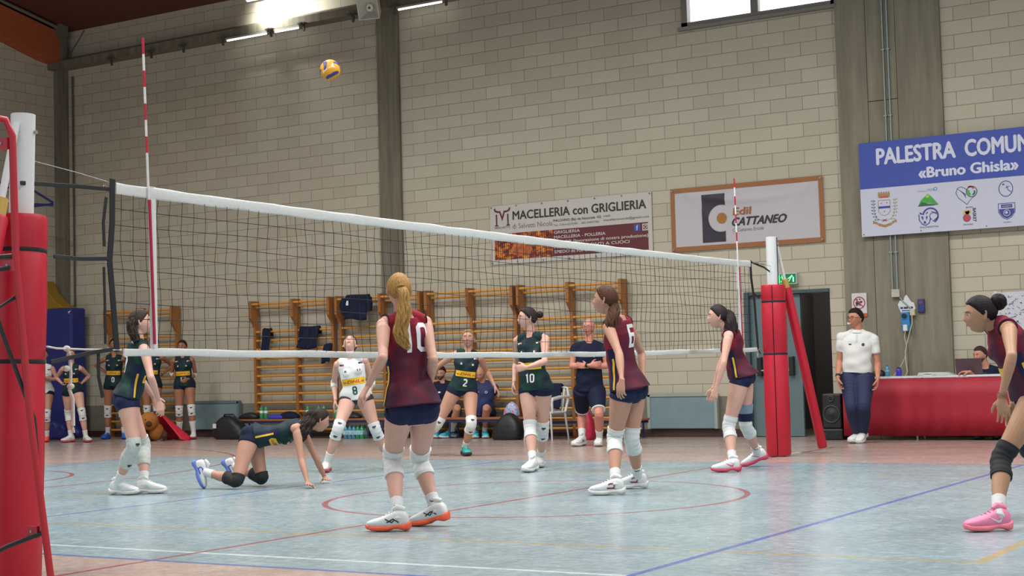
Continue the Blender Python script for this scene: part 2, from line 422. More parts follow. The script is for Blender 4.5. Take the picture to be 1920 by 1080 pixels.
# pitched board ceiling, laminated timber along the end wall
t = NT('dark_stained_boards'); v = t.obj((1, 1, 1)); wv = t.n('ShaderNodeTexWave', i_Scale=2.6, i_Distortion=0.4); t.t.links.new(v, wv.inputs['Vector']); wv.bands_direction = 'Y'
t.out(t.mix(t.math('MULTIPLY', wv.outputs[1], 0.5), srgb('#5a2c1e'), srgb('#45211a')), 0.7); M_BOARD = t.m
w = MB(); w.prism([(XW, YW + 0.3, 8.06), (XW, 4.5, 10.1), (XW, YS, 7.2), (XW, YS, 7.35), (XW, 4.5, 10.25), (XW, YW + 0.3, 8.21)], (XE - XW, 0, 0)); structure(w, 'ceiling', M_BOARD)
t = NT('laminated_timber'); wv = t.n('ShaderNodeTexWave', i_Scale=7.0, i_Distortion=1.5); t.t.links.new(t.obj((1, .05, 1)), wv.inputs['Vector']); wv.bands_direction = 'Z'
t.out(t.mix(t.math('MULTIPLY', wv.outputs[1], 0.6), srgb('#a3522c'), srgb('#8a4526')), 0.55); M_GLULAM = t.m
w = MB(); w.prism([(XW, 14.22, 7.46), (XW, 13.9, 7.5), (XW, 13.45, 7.61), (XW, 13.1, 7.7), (XW, 12.7, 7.74), (XW, 10, 7.78), (XW, 4.5, 7.9), (XW, 4.5, 9.9), (XW, 12.8, 8.34), (XW, 14.22, 8.06)], (0.35, 0, 0))
o = structure(w, 'trim_1', M_GLULAM)
w = MB(); w.box((XW, 14.22, 7.4), (XW + 0.42, 14.34, 8.2)); w.box((XW + 0.3, 14.1, 7.95), (XW + 0.5, 14.3, 8.2)); structure(w, 'trim_2', mat('grey_steel', '#6b675c', 0.6, 0.2))
# steel tie along the top of the end beam
w = MB(); w.tube([(XW + 0.4, 14.2, 8.12), (XW + 0.4, 4.5, 10.0)], 0.035, 8); structure(w, 'trim_3', mat('grey_steel', '#6b675c'))

# concrete ring beam, corner pier, flush pillar, wide pier
w = MB(); w.box((XW, 14.2, 7.34), (XE, YW, 7.48)); w.box((XW, 14.38, 7.48), (XE, YW, 7.56)); structure(w, 'trim_4', M_CONC)
w = MB(); w.box((XW, 14.36, 0), (XW + 0.27, YW, 7.36)); structure(w, 'trim_5', M_CONC)
w = MB(); w.box((-8.9, 14.44, 0), (-8.45, YW, 7.36)); structure(w, 'trim_6', M_CONC)
w = MB(); w.box((-0.65, 14.44, 0), (-0.205, YW, 7.36)); w.box((0.235, 14.44, 0), (0.86, YW, 7.36)); w.box((-0.197, 14.44, 0), (0.228, YW, 4.785)); w.box((-0.197, 14.44, 4.795), (0.228, YW, 7.36)); structure(w, 'trim_7', M_CONC_D)
# skirting
w = MB(); w.box((XW + 0.27, 14.46, 0), (-8.9, YW, 0.12)); w.box((-8.45, 14.46, 0), (DX0 - 0.06, YW, 0.12)); w.box((DX1, 14.46, 0), (-0.65, YW, 0.12)); w.box((0.86, 14.46, 0), (XE, YW, 0.12))
structure(w, 'baseboard_far', mat('brown_skirting', '#3c2a25', 0.5))
w = MB(); w.box((XW, YS, 0), (XW + 0.04, 14.36, 0.12)); structure(w, 'baseboard_left', mat('brown_skirting', '#3c2a25', 0.5))

# window: grey steel frame and two bright panes
M_FRAME = mat('grey_painted_steel', '#77746d', 0.5)
wb = MB(); 
wb.box((WX0, 14.47, WZ0), (WX1, 14.75, WZ0 + 0.07)); wb.box((WX0, 14.47, WZ1 - 0.05), (WX1, 14.75, WZ1)); wb.box((WX0, 14.47, WZ0), (WX0 + 0.1, 14.75, WZ1)); wb.box((WX1 - 0.05, 14.47, WZ0), (WX1, 14.75, WZ1)); wb.box((-1.97, 14.5, WZ0), (-1.85, 14.75, WZ1))
wb.box((WX0 - 0.05, 14.42, WZ0 - 0.05), (WX1 + 0.03, 14.52, WZ0))
win = structure(wb, 'window_1', M_FRAME)
t = NT('daylit_pane'); t.b.inputs['Base Color'].default_value = (0.9, 0.95, 1, 1); t.b.inputs['Emission Color'].default_value = (0.93, 0.97, 1, 1); t.b.inputs['Emission Strength'].default_value = 3.0; M_PANE = t.m
for a, b in ((WX0 + 0.1, -1.97), (-1.85, WX1 - 0.05)):
    q = MB(); q.box((a, 14.6, WZ0 + 0.07), (b, 14.61, WZ1 - 0.05)); q.build('pane', M_PANE, win)

# double door: left leaf shut, right leaf open onto a dark corridor
M_DOOR = mat('blue_grey_door', '#5b6f73', 0.45, var=0.05); M_DOOR_D = mat('dark_door_frame', '#3d4c50', 0.5)
fr = MB(); fr.box((DX0, 14.42, 0), (DX0 + 0.07, 14.8, DZ)); fr.box((DX0, 14.44, DZ - 0.05), (DX1, 14.8, DZ)); 
door = structure(fr, 'door_1', M_DOOR_D)
q = MB(); q.box((DX0 + 0.07, 14.50, 0.01), (-1.36, 14.55, DZ - 0.06)); leaf = q.build('door_leaf', M_DOOR, door)
q = MB(); q.tube([(DX0 + 0.22, 14.43, 0.98), (-1.50, 14.43, 0.98)], 0.015, 8); q.build('push_bar', mat('steel_bar', '#8d9596', 0.35, 0.6), leaf)
for xx in (DX0 + 0.21, -1.50):
    q = MB(); q.box((xx - 0.035, 14.41, 0.9), (xx + 0.035, 14.5, 1.18)); q.build('bar_housing', mat('black_plastic', '#18191b', 0.45), leaf, bevel=0.01)

cl_ = bpy.data.lights.new('corridor_fill', 'POINT'); cl_.energy = 14; cl_.shadow_soft_size = .3; clo = bpy.data.objects.new('corridor_fill', cl_); COL.objects.link(clo); clo.location = (-1.7, 16.2, 2.3)  # fill light with no fitting, added so the corridor does not go black
# corridor behind the door
M_CORR = mat('corridor_plaster', '#6f6a66', 0.9); 
w = MB(); w.box((-2.3, 17.6, 0), (0.4, 17.7, 2.6)); w.box((-2.4, 14.8, 0), (-2.3, 17.7, 2.6)); w.box((-0.62, 14.8, 0), (-0.52, 17.7, 2.6)); w.box((-2.4, 14.8, 2.5), (0.4, 17.7, 2.6)); structure(w, 'wall_corridor', M_CORR)
w = MB(); w.box((-1.22, 16.0, 0), (-1.16, 16.1, 2.2)); w.box((-1.16, 16.0, 2.1), (-0.62, 16.1, 2.2)); structure(w, 'trim_8', mat('steel_jamb', '#70777c', 0.4, 0.3))
w = thing('shelving', (-0.95, 16.6, 0), 'dark metal shelving seen through the open door', 'shelving')
for z in (0.35, 0.75, 1.1, 1.4, 1.65, 1.9):
    q = MB(); q.box((-1.14, 16.4, z), (-0.64, 16.9, z + 0.03)); q.build('shelf', mat('dark_metal', '#2c2c2e', 0.5), w)
for xx in (-1.14, -0.67):
    q = MB(); q.box((xx, 16.4, 0), (xx + 0.03, 16.43, 2.0)); q.build('upright', mat('dark_metal', '#2c2c2e', 0.5), w)

# galvanised conduits on the pier, one in the corner
for xx, z0 in ((0.055, 2.02), (0.125, 2.0)):
    c = thing('conduit', (xx, 14.42, z0), ('left' if xx < 0.1 else 'right') + ' one of two thin galvanised pipes running up the wide concrete pier', 'pipe')
    q = MB(); q.tube([(xx, 14.415, z0), (xx, 14.415, 7.3)], 0.013, 8); q.build('pipe', mat('galvanised', '#8f9a9c', 0.4, 0.5), c)
    for z in (2.6, 3.0, 4.55, 5.5, 6.5):
        q = MB(); q.box((xx - 0.026, 14.40, z), (xx + 0.026, 14.44, z + 0.015)); q.build('clip', mat('galvanised', '#8f9a9c'), c)
q = MB(); q.tube([(-16.47, 14.46, 0.1), (-16.47, 14.46, 7.2)], 0.018, 8)
tag(q.build('conduit', mat('dark_pipe', '#4b453b', 0.6), base=(-16.47, 14.46, 0.1)), 'dark thin pipe running up the wall beside the corner pier', 'pipe')
q = MB(); q.tube([(-16.45, 14.3, 7.5), (-16.0, 14.35, 8.05)], 0.012, 6)
tag(q.build('stay_rod', mat('dark_pipe', '#4b453b', 0.6), base=(-16.45, 14.3, 7.5)), 'thin slanting steel rod between ledge and roof in the far left corner', 'rod')

# lamps under the concrete ledge, brackets, floodlight, horn speaker
M_TUBE = mat('lit_tube', '#ffffff', 0.4, emit=5.0, var=0.0); M_BRK = mat('dark_bracket', '#4a483f', 0.6)
tubes = [(-12.12, -11.12, 'far left'), (-10.98, -10.38, 'middle'), (-8.25, -7.3, 'right')]
for a, b, wh in tubes:
    c = thing('tube_lamp', ((a + b) / 2, 14.17, 7.27), '%s lit tube lamp under the concrete ledge high on the far wall' % wh, 'lamp', 'tube lamps under the ledge')
    q = MB(); q.box((a, 14.15, 7.285), (b, 14.21, 7.32)); q.build('housing', mat('lamp_housing', '#8c8a80', 0.5), c)
    q = MB(); q.tube([(a + 0.03, 14.17, 7.268), (b - 0.03, 14.17, 7.268)], 0.014, 8); q.build('tube', M_TUBE, c)
bk = [(-15.08, 'nearest the corner'), (-14.02, 'second from the corner'), (-13.19, 'third from the corner'), (-12.2, 'at the left end of the tube lamps'), (-11.05, 'between two tube lamps'), (-10.3, 'right of the tube lamps'), (-9.2, 'left of the horn speaker'), (-8.3, 'just right of the horn speaker'), (-7.25, 'rightmost')]
for xx, wh in bk:
    q = MB(); q.prism([(xx - 0.02, 14.2, 7.34), (xx - 0.02, 14.08, 7.34), (xx - 0.02, 14.08, 7.31), (xx - 0.02, 14.17, 7.29), (xx - 0.02, 14.17, 7.2), (xx - 0.02, 14.2, 7.2)], (0.04, 0, 0)); q.box((xx - 0.08, 14.1, 7.318), (xx + 0.08, 14.2, 7.34))
    tag(q.build('bracket', M_BRK, base=(xx, 14.2, 7.34)), 'small dark bracket under the concrete ledge, %s' % wh, 'bracket', 'brackets under the ledge')
c = thing('floodlight', (-11.1, 13.9, 7.95), 'glaring floodlight fixed high in front of the far wall at the top edge', 'lamp')
q = MB(); q.obox((-11.1, 13.93, 7.95), (1, 0, 0), (0, 1, -.35), (0, .35, 1), 0.46, 0.08, 0.3); q.build('housing', mat('lamp_housing', '#8c8a80', 0.5), c)
q = MB(); q.obox((-11.1, 13.87, 7.93), (1, 0, 0), (0, 1, -.35), (0, .35, 1), 0.4, 0.04, 0.24); q.build('lens', mat('lit_lens', '#ffffff', 0.3, emit=14.0, var=0), c)
q = MB(); q.tube([(-11.1, 13.95, 8.05), (-11.1, 14.0, 8.2)], 0.02, 8); q.build('arm', M_BRK, c)
# horn speaker: square flared mouth facing down into the hall
c = thing('horn_speaker', (-8.5, 13.75, 7.35), 'white box-shaped horn speaker mounted above the concrete pillar', 'speaker')
F = unit(V(0.25, -1, -0.35)); R = unit(np.cross(F, V(0, 0, 1))); U = np.cross(R, F); P = V(-8.56, 13.85, 7.3)
def sq(cn, h, dz=0): return [cn + R*h*a + U*h*b for a, b in ((-1, -1), (1, -1), (1, 1), (-1, 1))]
q = MB(); q.smooth = False
a = sq(P + F*0.16, 0.19); b = sq(P - F*0.18, 0.1); d = sq(P + F*0.155, 0.17); e = sq(P + F*0.0, 0.07)
q.add(a + b + d + e, [(0,1,5,4),(1,2,6,5),(2,3,7,6),(3,0,4,7),(4,5,6,7),(0,8,9,1),(1,9,10,2),(2,10,11,3),(3,11,8,0),(8,12,13,9),(9,13,14,10),(10,14,15,11),(11,15,12,8),(15,14,13,12)])
q.build('horn', mat('cream_plastic', '#c4c1b4', 0.5), c)
q = MB(); q.loft([(P + F*0.0, R, U, 0.065, 0.065), (P + F*0.07, R, U, 0.06, 0.06), (P + F*0.08, R, U, 0.03, 0.03)], 20); q.build('driver', mat('cream_plastic', '#d8d5c8', 0.5), c)
q = MB(); q.cyl(P + F*0.081, P + F*0.088, 0.022); q.build('driver_cap', M_BRK, c)
q = MB(); q.tube([P - F*0.05 + U*0.1, P - F*0.05 + V(0.02, 0, 0.6)], 0.02, 8); q.build('bracket', mat('white_steel', '#c9c8c0', 0.5), c)

# hall lamps
for i, (lx, ly) in enumerate(LAMPS):
    pl = ['over the far left corner', 'over the left end', 'left of the net, near side', 'left of the net', 'left of the net, by the far wall', 'over the camera side of the net', 'over the middle of the net', 'over the far end of the net', 'right of the net, near side', 'right of the net', 'right of the net, by the far wall'][i]
    c = thing('hall_lamp', (lx, ly, LAMP_Z), 'long lamp fitting hanging from the roof %s' % pl, 'lamp', 'lamps hanging from the roof')
    q = MB(); q.box((lx - 0.95, ly - 0.2, LAMP_Z - 0.03), (lx + 0.95, ly + 0.2, LAMP_Z + 0.06)); q.build('housing', mat('lamp_housing', '#8c8a80', 0.5), c)
    for dx in (-0.7, 0.7):
        q = MB(); q.tube([(lx + dx, ly, LAMP_Z + 0.05), (lx + dx, ly, 10.1 - abs(ly - 4.5) * 0.2)], 0.01, 6); q.build('rod', M_BRK, c)

# ------------------------------------------------------------------ volleyball net, posts, antennae
M_RED = mat('red_vinyl', '#b3122c', .42, var=.06, nscale=6, bump=.12); M_POST = mat('white_enamel', '#cfd2d2', .35, var=.03); M_STRAP = mat('black_webbing', '#15181c', .75, bump=.3, nscale=200)
M_BAND = mat('white_net_tape', '#cdd1ce', .7, var=.05, bump=.2, nscale=60); M_CORD = mat('black_net_cord', '#1b1d20', .8); M_STEEL = mat('steel', '#9a9c9c', .35, .7); M_ROPE = mat('white_rope', '#c9c6bd', .8, bump=.5, nscale=160)
net = thing('volleyball_net', (0, 4.55, 0), 'black volleyball net with white top and bottom bands stretched across the court', 'net')
def ztop(y): return 2.245 - .024 * math.sin(math.pi * max(0, min(1, (y + .25) / 9.6))) ** .6
def zbot(y): return 1.262 - .038 * math.sin(math.pi * max(0, min(1, (y + .25) / 9.75)))
def bandmesh(fz, h, y0, y1, wav):
    q = MB(); rings = []
    for i in range(97):
        y = y0 + (y1 - y0) * i / 96; x = .004 * math.sin(y * 7) + .003 * math.sin(y * 17); rings.append((V(x, y, fz(y) - h / 2 + wav * math.sin(y * 5.3)), V(1, .0, .12 * math.sin(y*9)), V(0, 0, 1), .010 + .004 * math.sin(y * 11), h / 2 * (1 + .05 * math.sin(y * 13))))
    q.loft(rings, 14, exp=.45); return q
bandmesh(ztop, .068, -.25, 9.36, .0).build('top_band', M_BAND, net)
bandmesh(lambda y: zbot(y) + .004, .046, -.20, 9.50, .003).build('bottom_band', M_BAND, net)
q = MB()
def nx(y, z): k = (ztop(y) - z); return .010 * math.sin(2.1*y + 3*z) + .006 * math.sin(5*y - 7*z)
def ny(y, z): return y + .014 * math.sin(z * 5.2 + y * 1.7) * math.sin(math.pi * (z - 1.25)) + .006 * math.sin(z * 17 + y * 9)
def nz_(y, j): t = j / 10.0; return ztop(y) - .06 - (ztop(y) - .06 - zbot(y)) * t - .010 * math.sin(y * 2.6 + j) * math.sin(math.pi * t)
for i in range(96):
    y = -.20 + .1 * i; q.tube([(nx(y, nz_(y, j)), ny(y, nz_(y, j)) , nz_(y, j)) for j in range(0, 11)], .0022, 4, cap=False)
for j in range(1, 10):
    q.tube([(nx(-.28 + .05*i, nz_(-.28 + .05*i, j)), -.28 + .05*i, nz_(-.28 + .05*i, j) + .003 * math.sin(3.14*i)) for i in range(195)], .0022, 4, cap=False)
q.build('netting', M_CORD, net)
def strap(name, pts, w=.03, th=.004, m=M_STRAP):
    q = MB(); rings = []; pts = [V(*p) for p in pts]
    for i, p in enumerate(pts):
        t = unit(pts[min(i+1, len(pts)-1)] - pts[max(i-1, 0)]); up = V(0, 0, 1) if abs(t[2]) < .8 else V(0, 1, 0); n = unit(np.cross(t, up)); b = np.cross(n, t); rings.append((p, n, b, th, w / 2))
    q.loft(rings, 8, exp=.5); return q.build(name, m, net)
strap('side_band', [(0, -.275, 2.262), (.004, -.285, 2.0), (0, -.305, 1.78), (.003, -.29, 1.6), (0, -.27, 1.4), (0, -.255, 1.245)], .045, .005)
strap('side_band', [(0, 9.39, 2.25), (0, 9.40, 2.05), (.004, 9.46, 1.8), (0, 9.50, 1.5), (0, 9.53, 1.25)], .05, .006)
for pts_ in (((0, -.29, 2.2), (0, -.55, 2.195), (.05, -.93, 2.172), (.066, -1.01, 2.165)), ((0, -.31, 1.79), (.03, -.55, 1.775), (.155, -.86, 1.765)), ((0, -.27, 1.262), (.02, -.5, 1.235), (.165, -.90, 1.185)),
                ((0, 9.41, 2.235), (.0, 9.8, 2.19), (-.02, 10.15, 2.12)), ((0, 9.46, 1.87), (-.06, 9.7, 1.86), (-.155, 10.0, 1.85)), ((0, 9.53, 1.26), (-.07, 9.7, 1.24), (-.165, 10.0, 1.20))):
    strap('strap', list(pts_), .024, .003)
strap('strap', [(.16, 9.93, 1.86), (.12, 10.2, 1.85)], .03) if False else None
strap('loose_strap_end', [(.0, -.325, 2.15), (.0, -.35, 2.0), (.0, -.345, 1.86)], .022); strap('loose_strap_end', [(0, -.35, 1.74), (0, -.345, 1.5), (0, -.345, 1.29)], .018); strap('loose_strap_end', [(0, -.40, 1.245), (0, -.40, 1.1), (.0, -.37, .98)], .024)
for y, z in ((-.335, 2.205), (-.335, 1.78), (-.32, 1.255), (9.43, 2.235), (9.56, 1.255)):
    q = MB(); q.tube([(.0, y + .014*math.cos(a), z + .014*math.sin(a)) for a in np.linspace(0, 6.283, 13)], .003, 6); q.build('ring', M_STEEL, net)
q = MB(); q.tube([(0, -.25, 2.235), (0, -.55, 2.275), (.0, -.88, 2.31)], .0022, 6); q.build('cable', M_STEEL, net)
q = MB(); q.tube([(0, 9.36, 2.235), (0, 9.75, 2.225), (0, 10.05, 2.215)], .003, 6); q.tube([(0, 9.45, 2.233), (0, 9.62, 2.23)], .009, 8); q.tube([(0, 9.7, 2.228), (0, 9.8, 2.226)], .009, 8); q.build('cable', M_STEEL, net)
q = MB(); q.tube([(0, 9.53, 1.235), (-.04, 9.6, 1.2), (-.08, 9.72, 1.19), (-.12, 9.8, 1.17)], .004, 6); q.tube([(-.05, 9.62, 1.19), (-.06, 9.66, 1.15)], .004, 6); q.build('cord_end', M_ROPE, net)
q = MB(); q.tube([(0, -.22, 1.255), (0, -.5, 1.258), (.1, -.80, 1.262), (.17, -.93, 1.27)], .0055, 8); q.build('bottom_rope', M_ROPE, net)
q = MB(); tl = [(.06, -.685, 1.262), (.065, -.675, 1.22), (.07, -.67, 1.12), (.062, -.675, 1.03), (.07, -.66, .98), (.066, -.655, .9), (.07, -.66, .83)]
q.tube(tl, [.009, .009, .008, .010, .011, .010, .012], 8)
for c in ((.06, -.69, 1.262), (.066, -.70, 1.15), (.066, -.67, 1.05)): q.sphere(c, (.020, .022, .017), 12, 8)
for k in range(5): q.tube([(.07, -.66, .84), (.07 + .008 * math.cos(k*1.3), -.66 + .010 * math.sin(k * 1.3), .79)], .003, 5)
q.build('knotted_rope_end', M_ROPE, net)
for y, w in ((.045, .052), (9.02, .05)):
    q = MB(); q.loft([(V(.0, y + (.0 if y < 1 else .02) * t, 2.245 - t * 1.0), V(1, 0, 0), V(0, 1, 0), .013, w / 2) for t in np.linspace(0, 1, 9)], 10, exp=.5); q.build('side_tape', M_BAND, net)
M_RW = [mat('antenna_red', '#b81530', .4), mat('antenna_white', '#d8dada', .4), mat('pocket_red', '#a3193a', .6)]
for y, wh in ((.0, 'near'), (8.99, 'far')):
    lo = V(.016, y + .03, 1.27); hi = V(.016, y - .03 if y < 1 else y - .02, 3.145)
    c = thing('net_antenna', (0.016, y, 1.27), 'thin red and white striped antenna on the %s end of the net' % wh, 'antenna', 'net antennae')
    P_ = lambda z: lo + (hi - lo) * ((z - 1.27) / 1.875)
    q = MB()
    for i in range(19):
        z1 = 3.145 - .1 * i; z0 = max(1.27, z1 - .1)
        if i == 8: z0 = 2.17
        q.cur = i % 2 if i < 8 else 1
        if i > 8: break
        q.tube([P_(z0), P_(z1)], .0075 if y < 1 else .008, 10)
    q.cur = 1; q.tube([P_(1.27), P_(2.17)], .0065, 10)
    q.build('rod', M_RW[:2], c)
    q = MB(); q.loft([(P_(z) + V(.006, 0 if y < 1 else .012, 0), V(1, 0, 0), V(0, 1, 0), .009, .0125 if z > 2.14 else .010) for z in (1.29, 1.6, 1.9, 2.1, 2.16)], 10); q.build('pocket', M_RW[2], c)

def net_post(y, sgn, label, rp, seam, bx):
    """white post with split red padding, and a padded stay leaning outwards"""
    c = thing('net_post', (0, y, 0), label, 'net post', 'padded net posts')
    q = MB(); q.cyl((0, y, 0), (0, y, 2.56), .066, n=28); q.build('post', M_POST, c)
    q = MB(); q.box(*(((.045, y - .012, 2.0), (.070, y + .012, 2.55)) if sgn > 0 else ((-.070, y - .012, 2.0), (-.045, y + .012, 2.55)))); q.build('track', mat('dark_track', '#4a5166', .5), c)
    q = MB(); q.cyl((.064, y + .03, 2.46), (.075, y + .03, 2.46), .011); q.build('bolt', M_STEEL, c)
    for a0 in (0, 1):
        q = MB(); rings = []
        for z, e in ((.012, -.01), (.03, 0), (.6, .004), (1.17, .0), (1.20, -.012), (1.23, .0), (1.5, .004), (1.78, .0), (1.80, -.010), (1.83, .0), (1.97, .0), (1.995, -.008)):
            rings.append((z, e))
        n = 14; vs = []; fs = []
        th0 = math.radians(seam) + a0 * math.pi; 
        for z, e in rings:
            ro, ri = rp + e, .075
            for k in range(n + 1):
                a = th0 + .035 + (math.pi - .07) * k / n; vs.append((math.cos(a) * ro, y + math.sin(a) * ro, z))
            for k in range(n, -1, -1):
                a = th0 + .035 + (math.pi - .07) * k / n; vs.append((math.cos(a) * ri, y + math.sin(a) * ri, z))
        m = 2 * (n + 1)
        for i in range(len(rings) - 1): fs += [(i*m+k, i*m+(k+1) % m, (i+1)*m+(k+1) % m, (i+1)*m+k) for k in range(m)]
        for base_, rv in ((0, 1), ((len(rings)-1)*m, 0)):
            for k in range(n): f = (base_+k, base_+k+1, base_+m-2-k, base_+m-1-k); fs.append(f[::-1] if rv else f)
        q.add(vs, fs); q.build('padding', M_RED, c)
    q = MB(); q.cyl((0, y, .03), (0, y, 1.97), rp - .012, n=24); q.build('padding_core', mat('dark_seam', '#3a1018', .8), c)
    for z in (1.19, 1.80):
        q = MB(); q.tube([(math.cos(a) * (rp - .006), y + math.sin(a) * (rp - .006), z + (.0)) for a in np.linspace(0, 6.283, 29)], .006, 6, flat=2.2); q.build('padding_strap', M_STRAP, c)
    q = MB(); q.box((-.03, min(y, y + sgn * .66), .0), (.03, max(y, y + sgn * .66), .012)); q.build('base_plate', M_POST, c)
    t0 = V(.03, y + sgn * .07, 2.5); t1 = V(bx, y + sgn * .66, .03); d = unit(t1 - t0)
    br = MB(); br.tube([t0, t1], .020, 12); b = br.build('stay', M_POST, c)
    q = MB(); A = t0 + (t1 - t0) * .215; B = t0 + (t1 - t0) * .985; q.tube([A, A + d*.02, B - d * .02, B], [.05, .056, .056, .05], 18); q.build('stay_padding', M_RED, b)
    q = MB(); q.tube([A - d * .10, A + d*.01], .038, 16); q.build('stay_collar', mat('yellow_collar', '#b79a4c', .6), b)
    return c
net_post(10.05, 1, 'white net post with red padding and a red padded stay in front of the door', .142, -74, .30)
lp = net_post(-1.02, -1, 'large net post with red padding at the left edge of the picture', .142, 38, .12); lp.rotation_euler = (math.radians(-2.0), 0, 0)

# referee stand at the left edge: red tubular ladder frame with black folding rods
M_RTUBE = mat('red_enamel_tube', '#b3202f', .3, var=.03); M_BTUBE = mat('black_enamel_tube', '#1a1b1e', .4)
st = thing('referee_stand', (.6, -1.9, 0), 'red tubular referee stand with black folding rods beside the near net post', 'referee stand')
for dx in (0, -.62):
    q = MB(); o_ = V(dx, -dx * -.0, 0)
    pts = [V(.70, -2.02, 2.30), V(.80, -1.86, 2.345), V(.862, -1.776, 2.325), V(.885, -1.757, 2.25), V(.868, -1.727, 1.64), V(.88, -1.66, .9), V(.932, -1.592, .155), V(.945, -1.575, 0.0)]
    q.tube([p + o_ for p in pts], .0175, 14); q.build('rail', M_RTUBE, st)
    q = MB(); q.tube([V(.70, -2.02, 2.30) + o_, V(.66, -2.4, 2.2) + o_, V(.60, -2.9, 0) + o_], .0175, 14); q.build('rail', M_RTUBE, st)
    q = MB(); q.tube([V(.868, -1.70, 1.50) + o_, V(.80, -1.80, 1.42) + o_, V(.86, -1.62, .9) + o_, V(.895, -1.60, .36) + o_], .011, 10); q.build('folding_rod', M_BTUBE, st)
    q = MB(); q.tube([V(.868, -1.73, 1.63) + o_, V(.75, -1.83, 1.60) + o_, V(.6, -2.3, 1.5) + o_], .012, 10); q.build('folding_rod', M_BTUBE, st)
    q = MB(); q.tube([V(.895, -1.60, .36) + o_, V(.76, -1.70, .30) + o_, V(.6, -2.2, .1) + o_], .012, 10); q.build('folding_rod', M_BTUBE, st)
    for z, yy in ((2.22, -1.77), (1.64, -1.74), (.37, -1.61)):
        q = MB(); q.box((.80 + dx, yy - .012, z - .035), (.875 + dx, yy + .006, z + .02)); k_ = q.build('bracket', M_RTUBE, st)
        q = MB(); q.cyl((.835 + dx, yy - .016, z - .005), (.835 + dx, yy - .010, z - .005), .007); q.build('bolt', M_STEEL, k_)
for i in range(6):
    z = .28 + i * .28; q = MB(); q.tube([V(.93 - .06 * i / 5 - .0, -1.585 - .14 * i / 5, z), V(.31 - .06 * i / 5, -1.585 - .14 * i / 5, z)], .013, 10)
    if i in (5,): q.build('rung', M_BTUBE, st)
q = MB(); q.box((.25, -2.45, 1.45), (.66, -1.95, 1.48)); q.build('platform', mat('grey_platform', '#5d6063', .6), st)

# the ball in the air
def ball():
    q = MB(); q.sphere((0, 0, 0), 1.0, 64, 40); vs = []; C = V(-3.05, 5.69, 4.24); ax = unit(V(*CAM_POS) - C)
    for f in range(len(q.f)):
        c = unit(np.mean([q.v[i] for i in q.f[f]], axis=0)); a, b, d = abs(c); 
        # 6 panel groups, each: two yellow bands round a blue one, on cube faces turned against each other
        m = int(np.argmax(np.abs(c))); u, w_ = c[(m+1) % 3] / abs(c[m]), c[(m+2) % 3] / abs(c[m]); s_ = u * .9 + .35 * w_ * w_ - .12
        q.mi[f] = 1 if -.34 < s_ < .05 else (2 if s_ > .72 else 0)
    R1 = Matrix.Rotation(.9, 3, 'X') @ Matrix.Rotation(.6, 3, 'Z')
    q.v = [tuple(C + V(*(R1 @ Vector(v))) * .106) for v in q.v]
    o = q.build('volleyball', [mat('ball_yellow', '#cf9410', .5, bump=.3, nscale=300), mat('ball_blue', '#33307c', .5), mat('ball_pale', '#d9d4c0', .5)], base=tuple(C))
    tag(o, 'yellow and blue volleyball in the air high above the net', 'ball')
ball()

# ------------------------------------------------------------------ wall bars
M_BARW = mat('orange_stained_wood', '#94602f', .5, var=.18, nscale=9, stretch=(6, 6, 1)); M_RUNG = mat('golden_rung_wood', '#c58a3a', .4, var=.12, nscale=12, stretch=(1, 8, 8))
def upright_mesh():
    q = MB(); y = lambda d: 14.46 - d
    prof = [(y(0), 0), (y(.10), 0), (y(.10), 1.98), (y(.15), 2.06), (y(.22), 2.14), (y(.22), 2.46), (y(.0), 2.46)]
    q.prism([(-.026, a, b) for a, b in prof], (.052, 0, 0)); return q.mesh('upright', M_BARW, (0, 14.4, 0))
UPR = upright_mesh()
RZ = [(2.40, 14.27), (2.335, 14.40)] + [(1.90 - .16 * i, 14.385) for i in range(12)]
_rm = {}
def rung_mesh(L):
    k = round(L, 2)
    if k not in _rm: q = MB(); q.loft([(V(-L/2, 0, 0), V(0, 1, 0), V(0, 0, 1), .017, .021), (V(L/2, 0, 0), V(0, 1, 0), V(0, 0, 1), .017, .021)], 12); _rm[k] = q.mesh('rung', M_RUNG)
    return _rm[k]
def bars(xs, label):
    c = thing('wall_bars', (xs[0], 14.4, 0), label, 'wall bars', 'wooden wall bars')
    for x in xs:
        o = bpy.data.objects.new('upright', UPR); COL.objects.link(o); o.parent = c; o.location = (x - xs[0], 0, 0)
    for a, b in zip(xs[:-1], xs[1:]):
        for z, y in RZ:
            o = bpy.data.objects.new('rung', rung_mesh(b - a)); COL.objects.link(o); o.parent = c; o.location = ((a + b) / 2 - xs[0], y - 14.4, z)
bars([-15.43, -14.55, -13.66], 'wooden wall bars standing alone at the far left behind the waiting players')
bars([-11.72, -10.75, -9.93], 'leftmost of four adjoining wooden wall bars, with clothes on its rungs')
bars([-9.76, -8.82, -8.0], 'second from the left of four adjoining wall bars, jacket on the top rung')
bars([-7.86, -7.03, -6.17], 'third from the left of four adjoining wall bars, over the men on the bench')
bars([-6.05, -5.13, -4.19], 'rightmost of four adjoining wall bars, behind the man with folded arms')

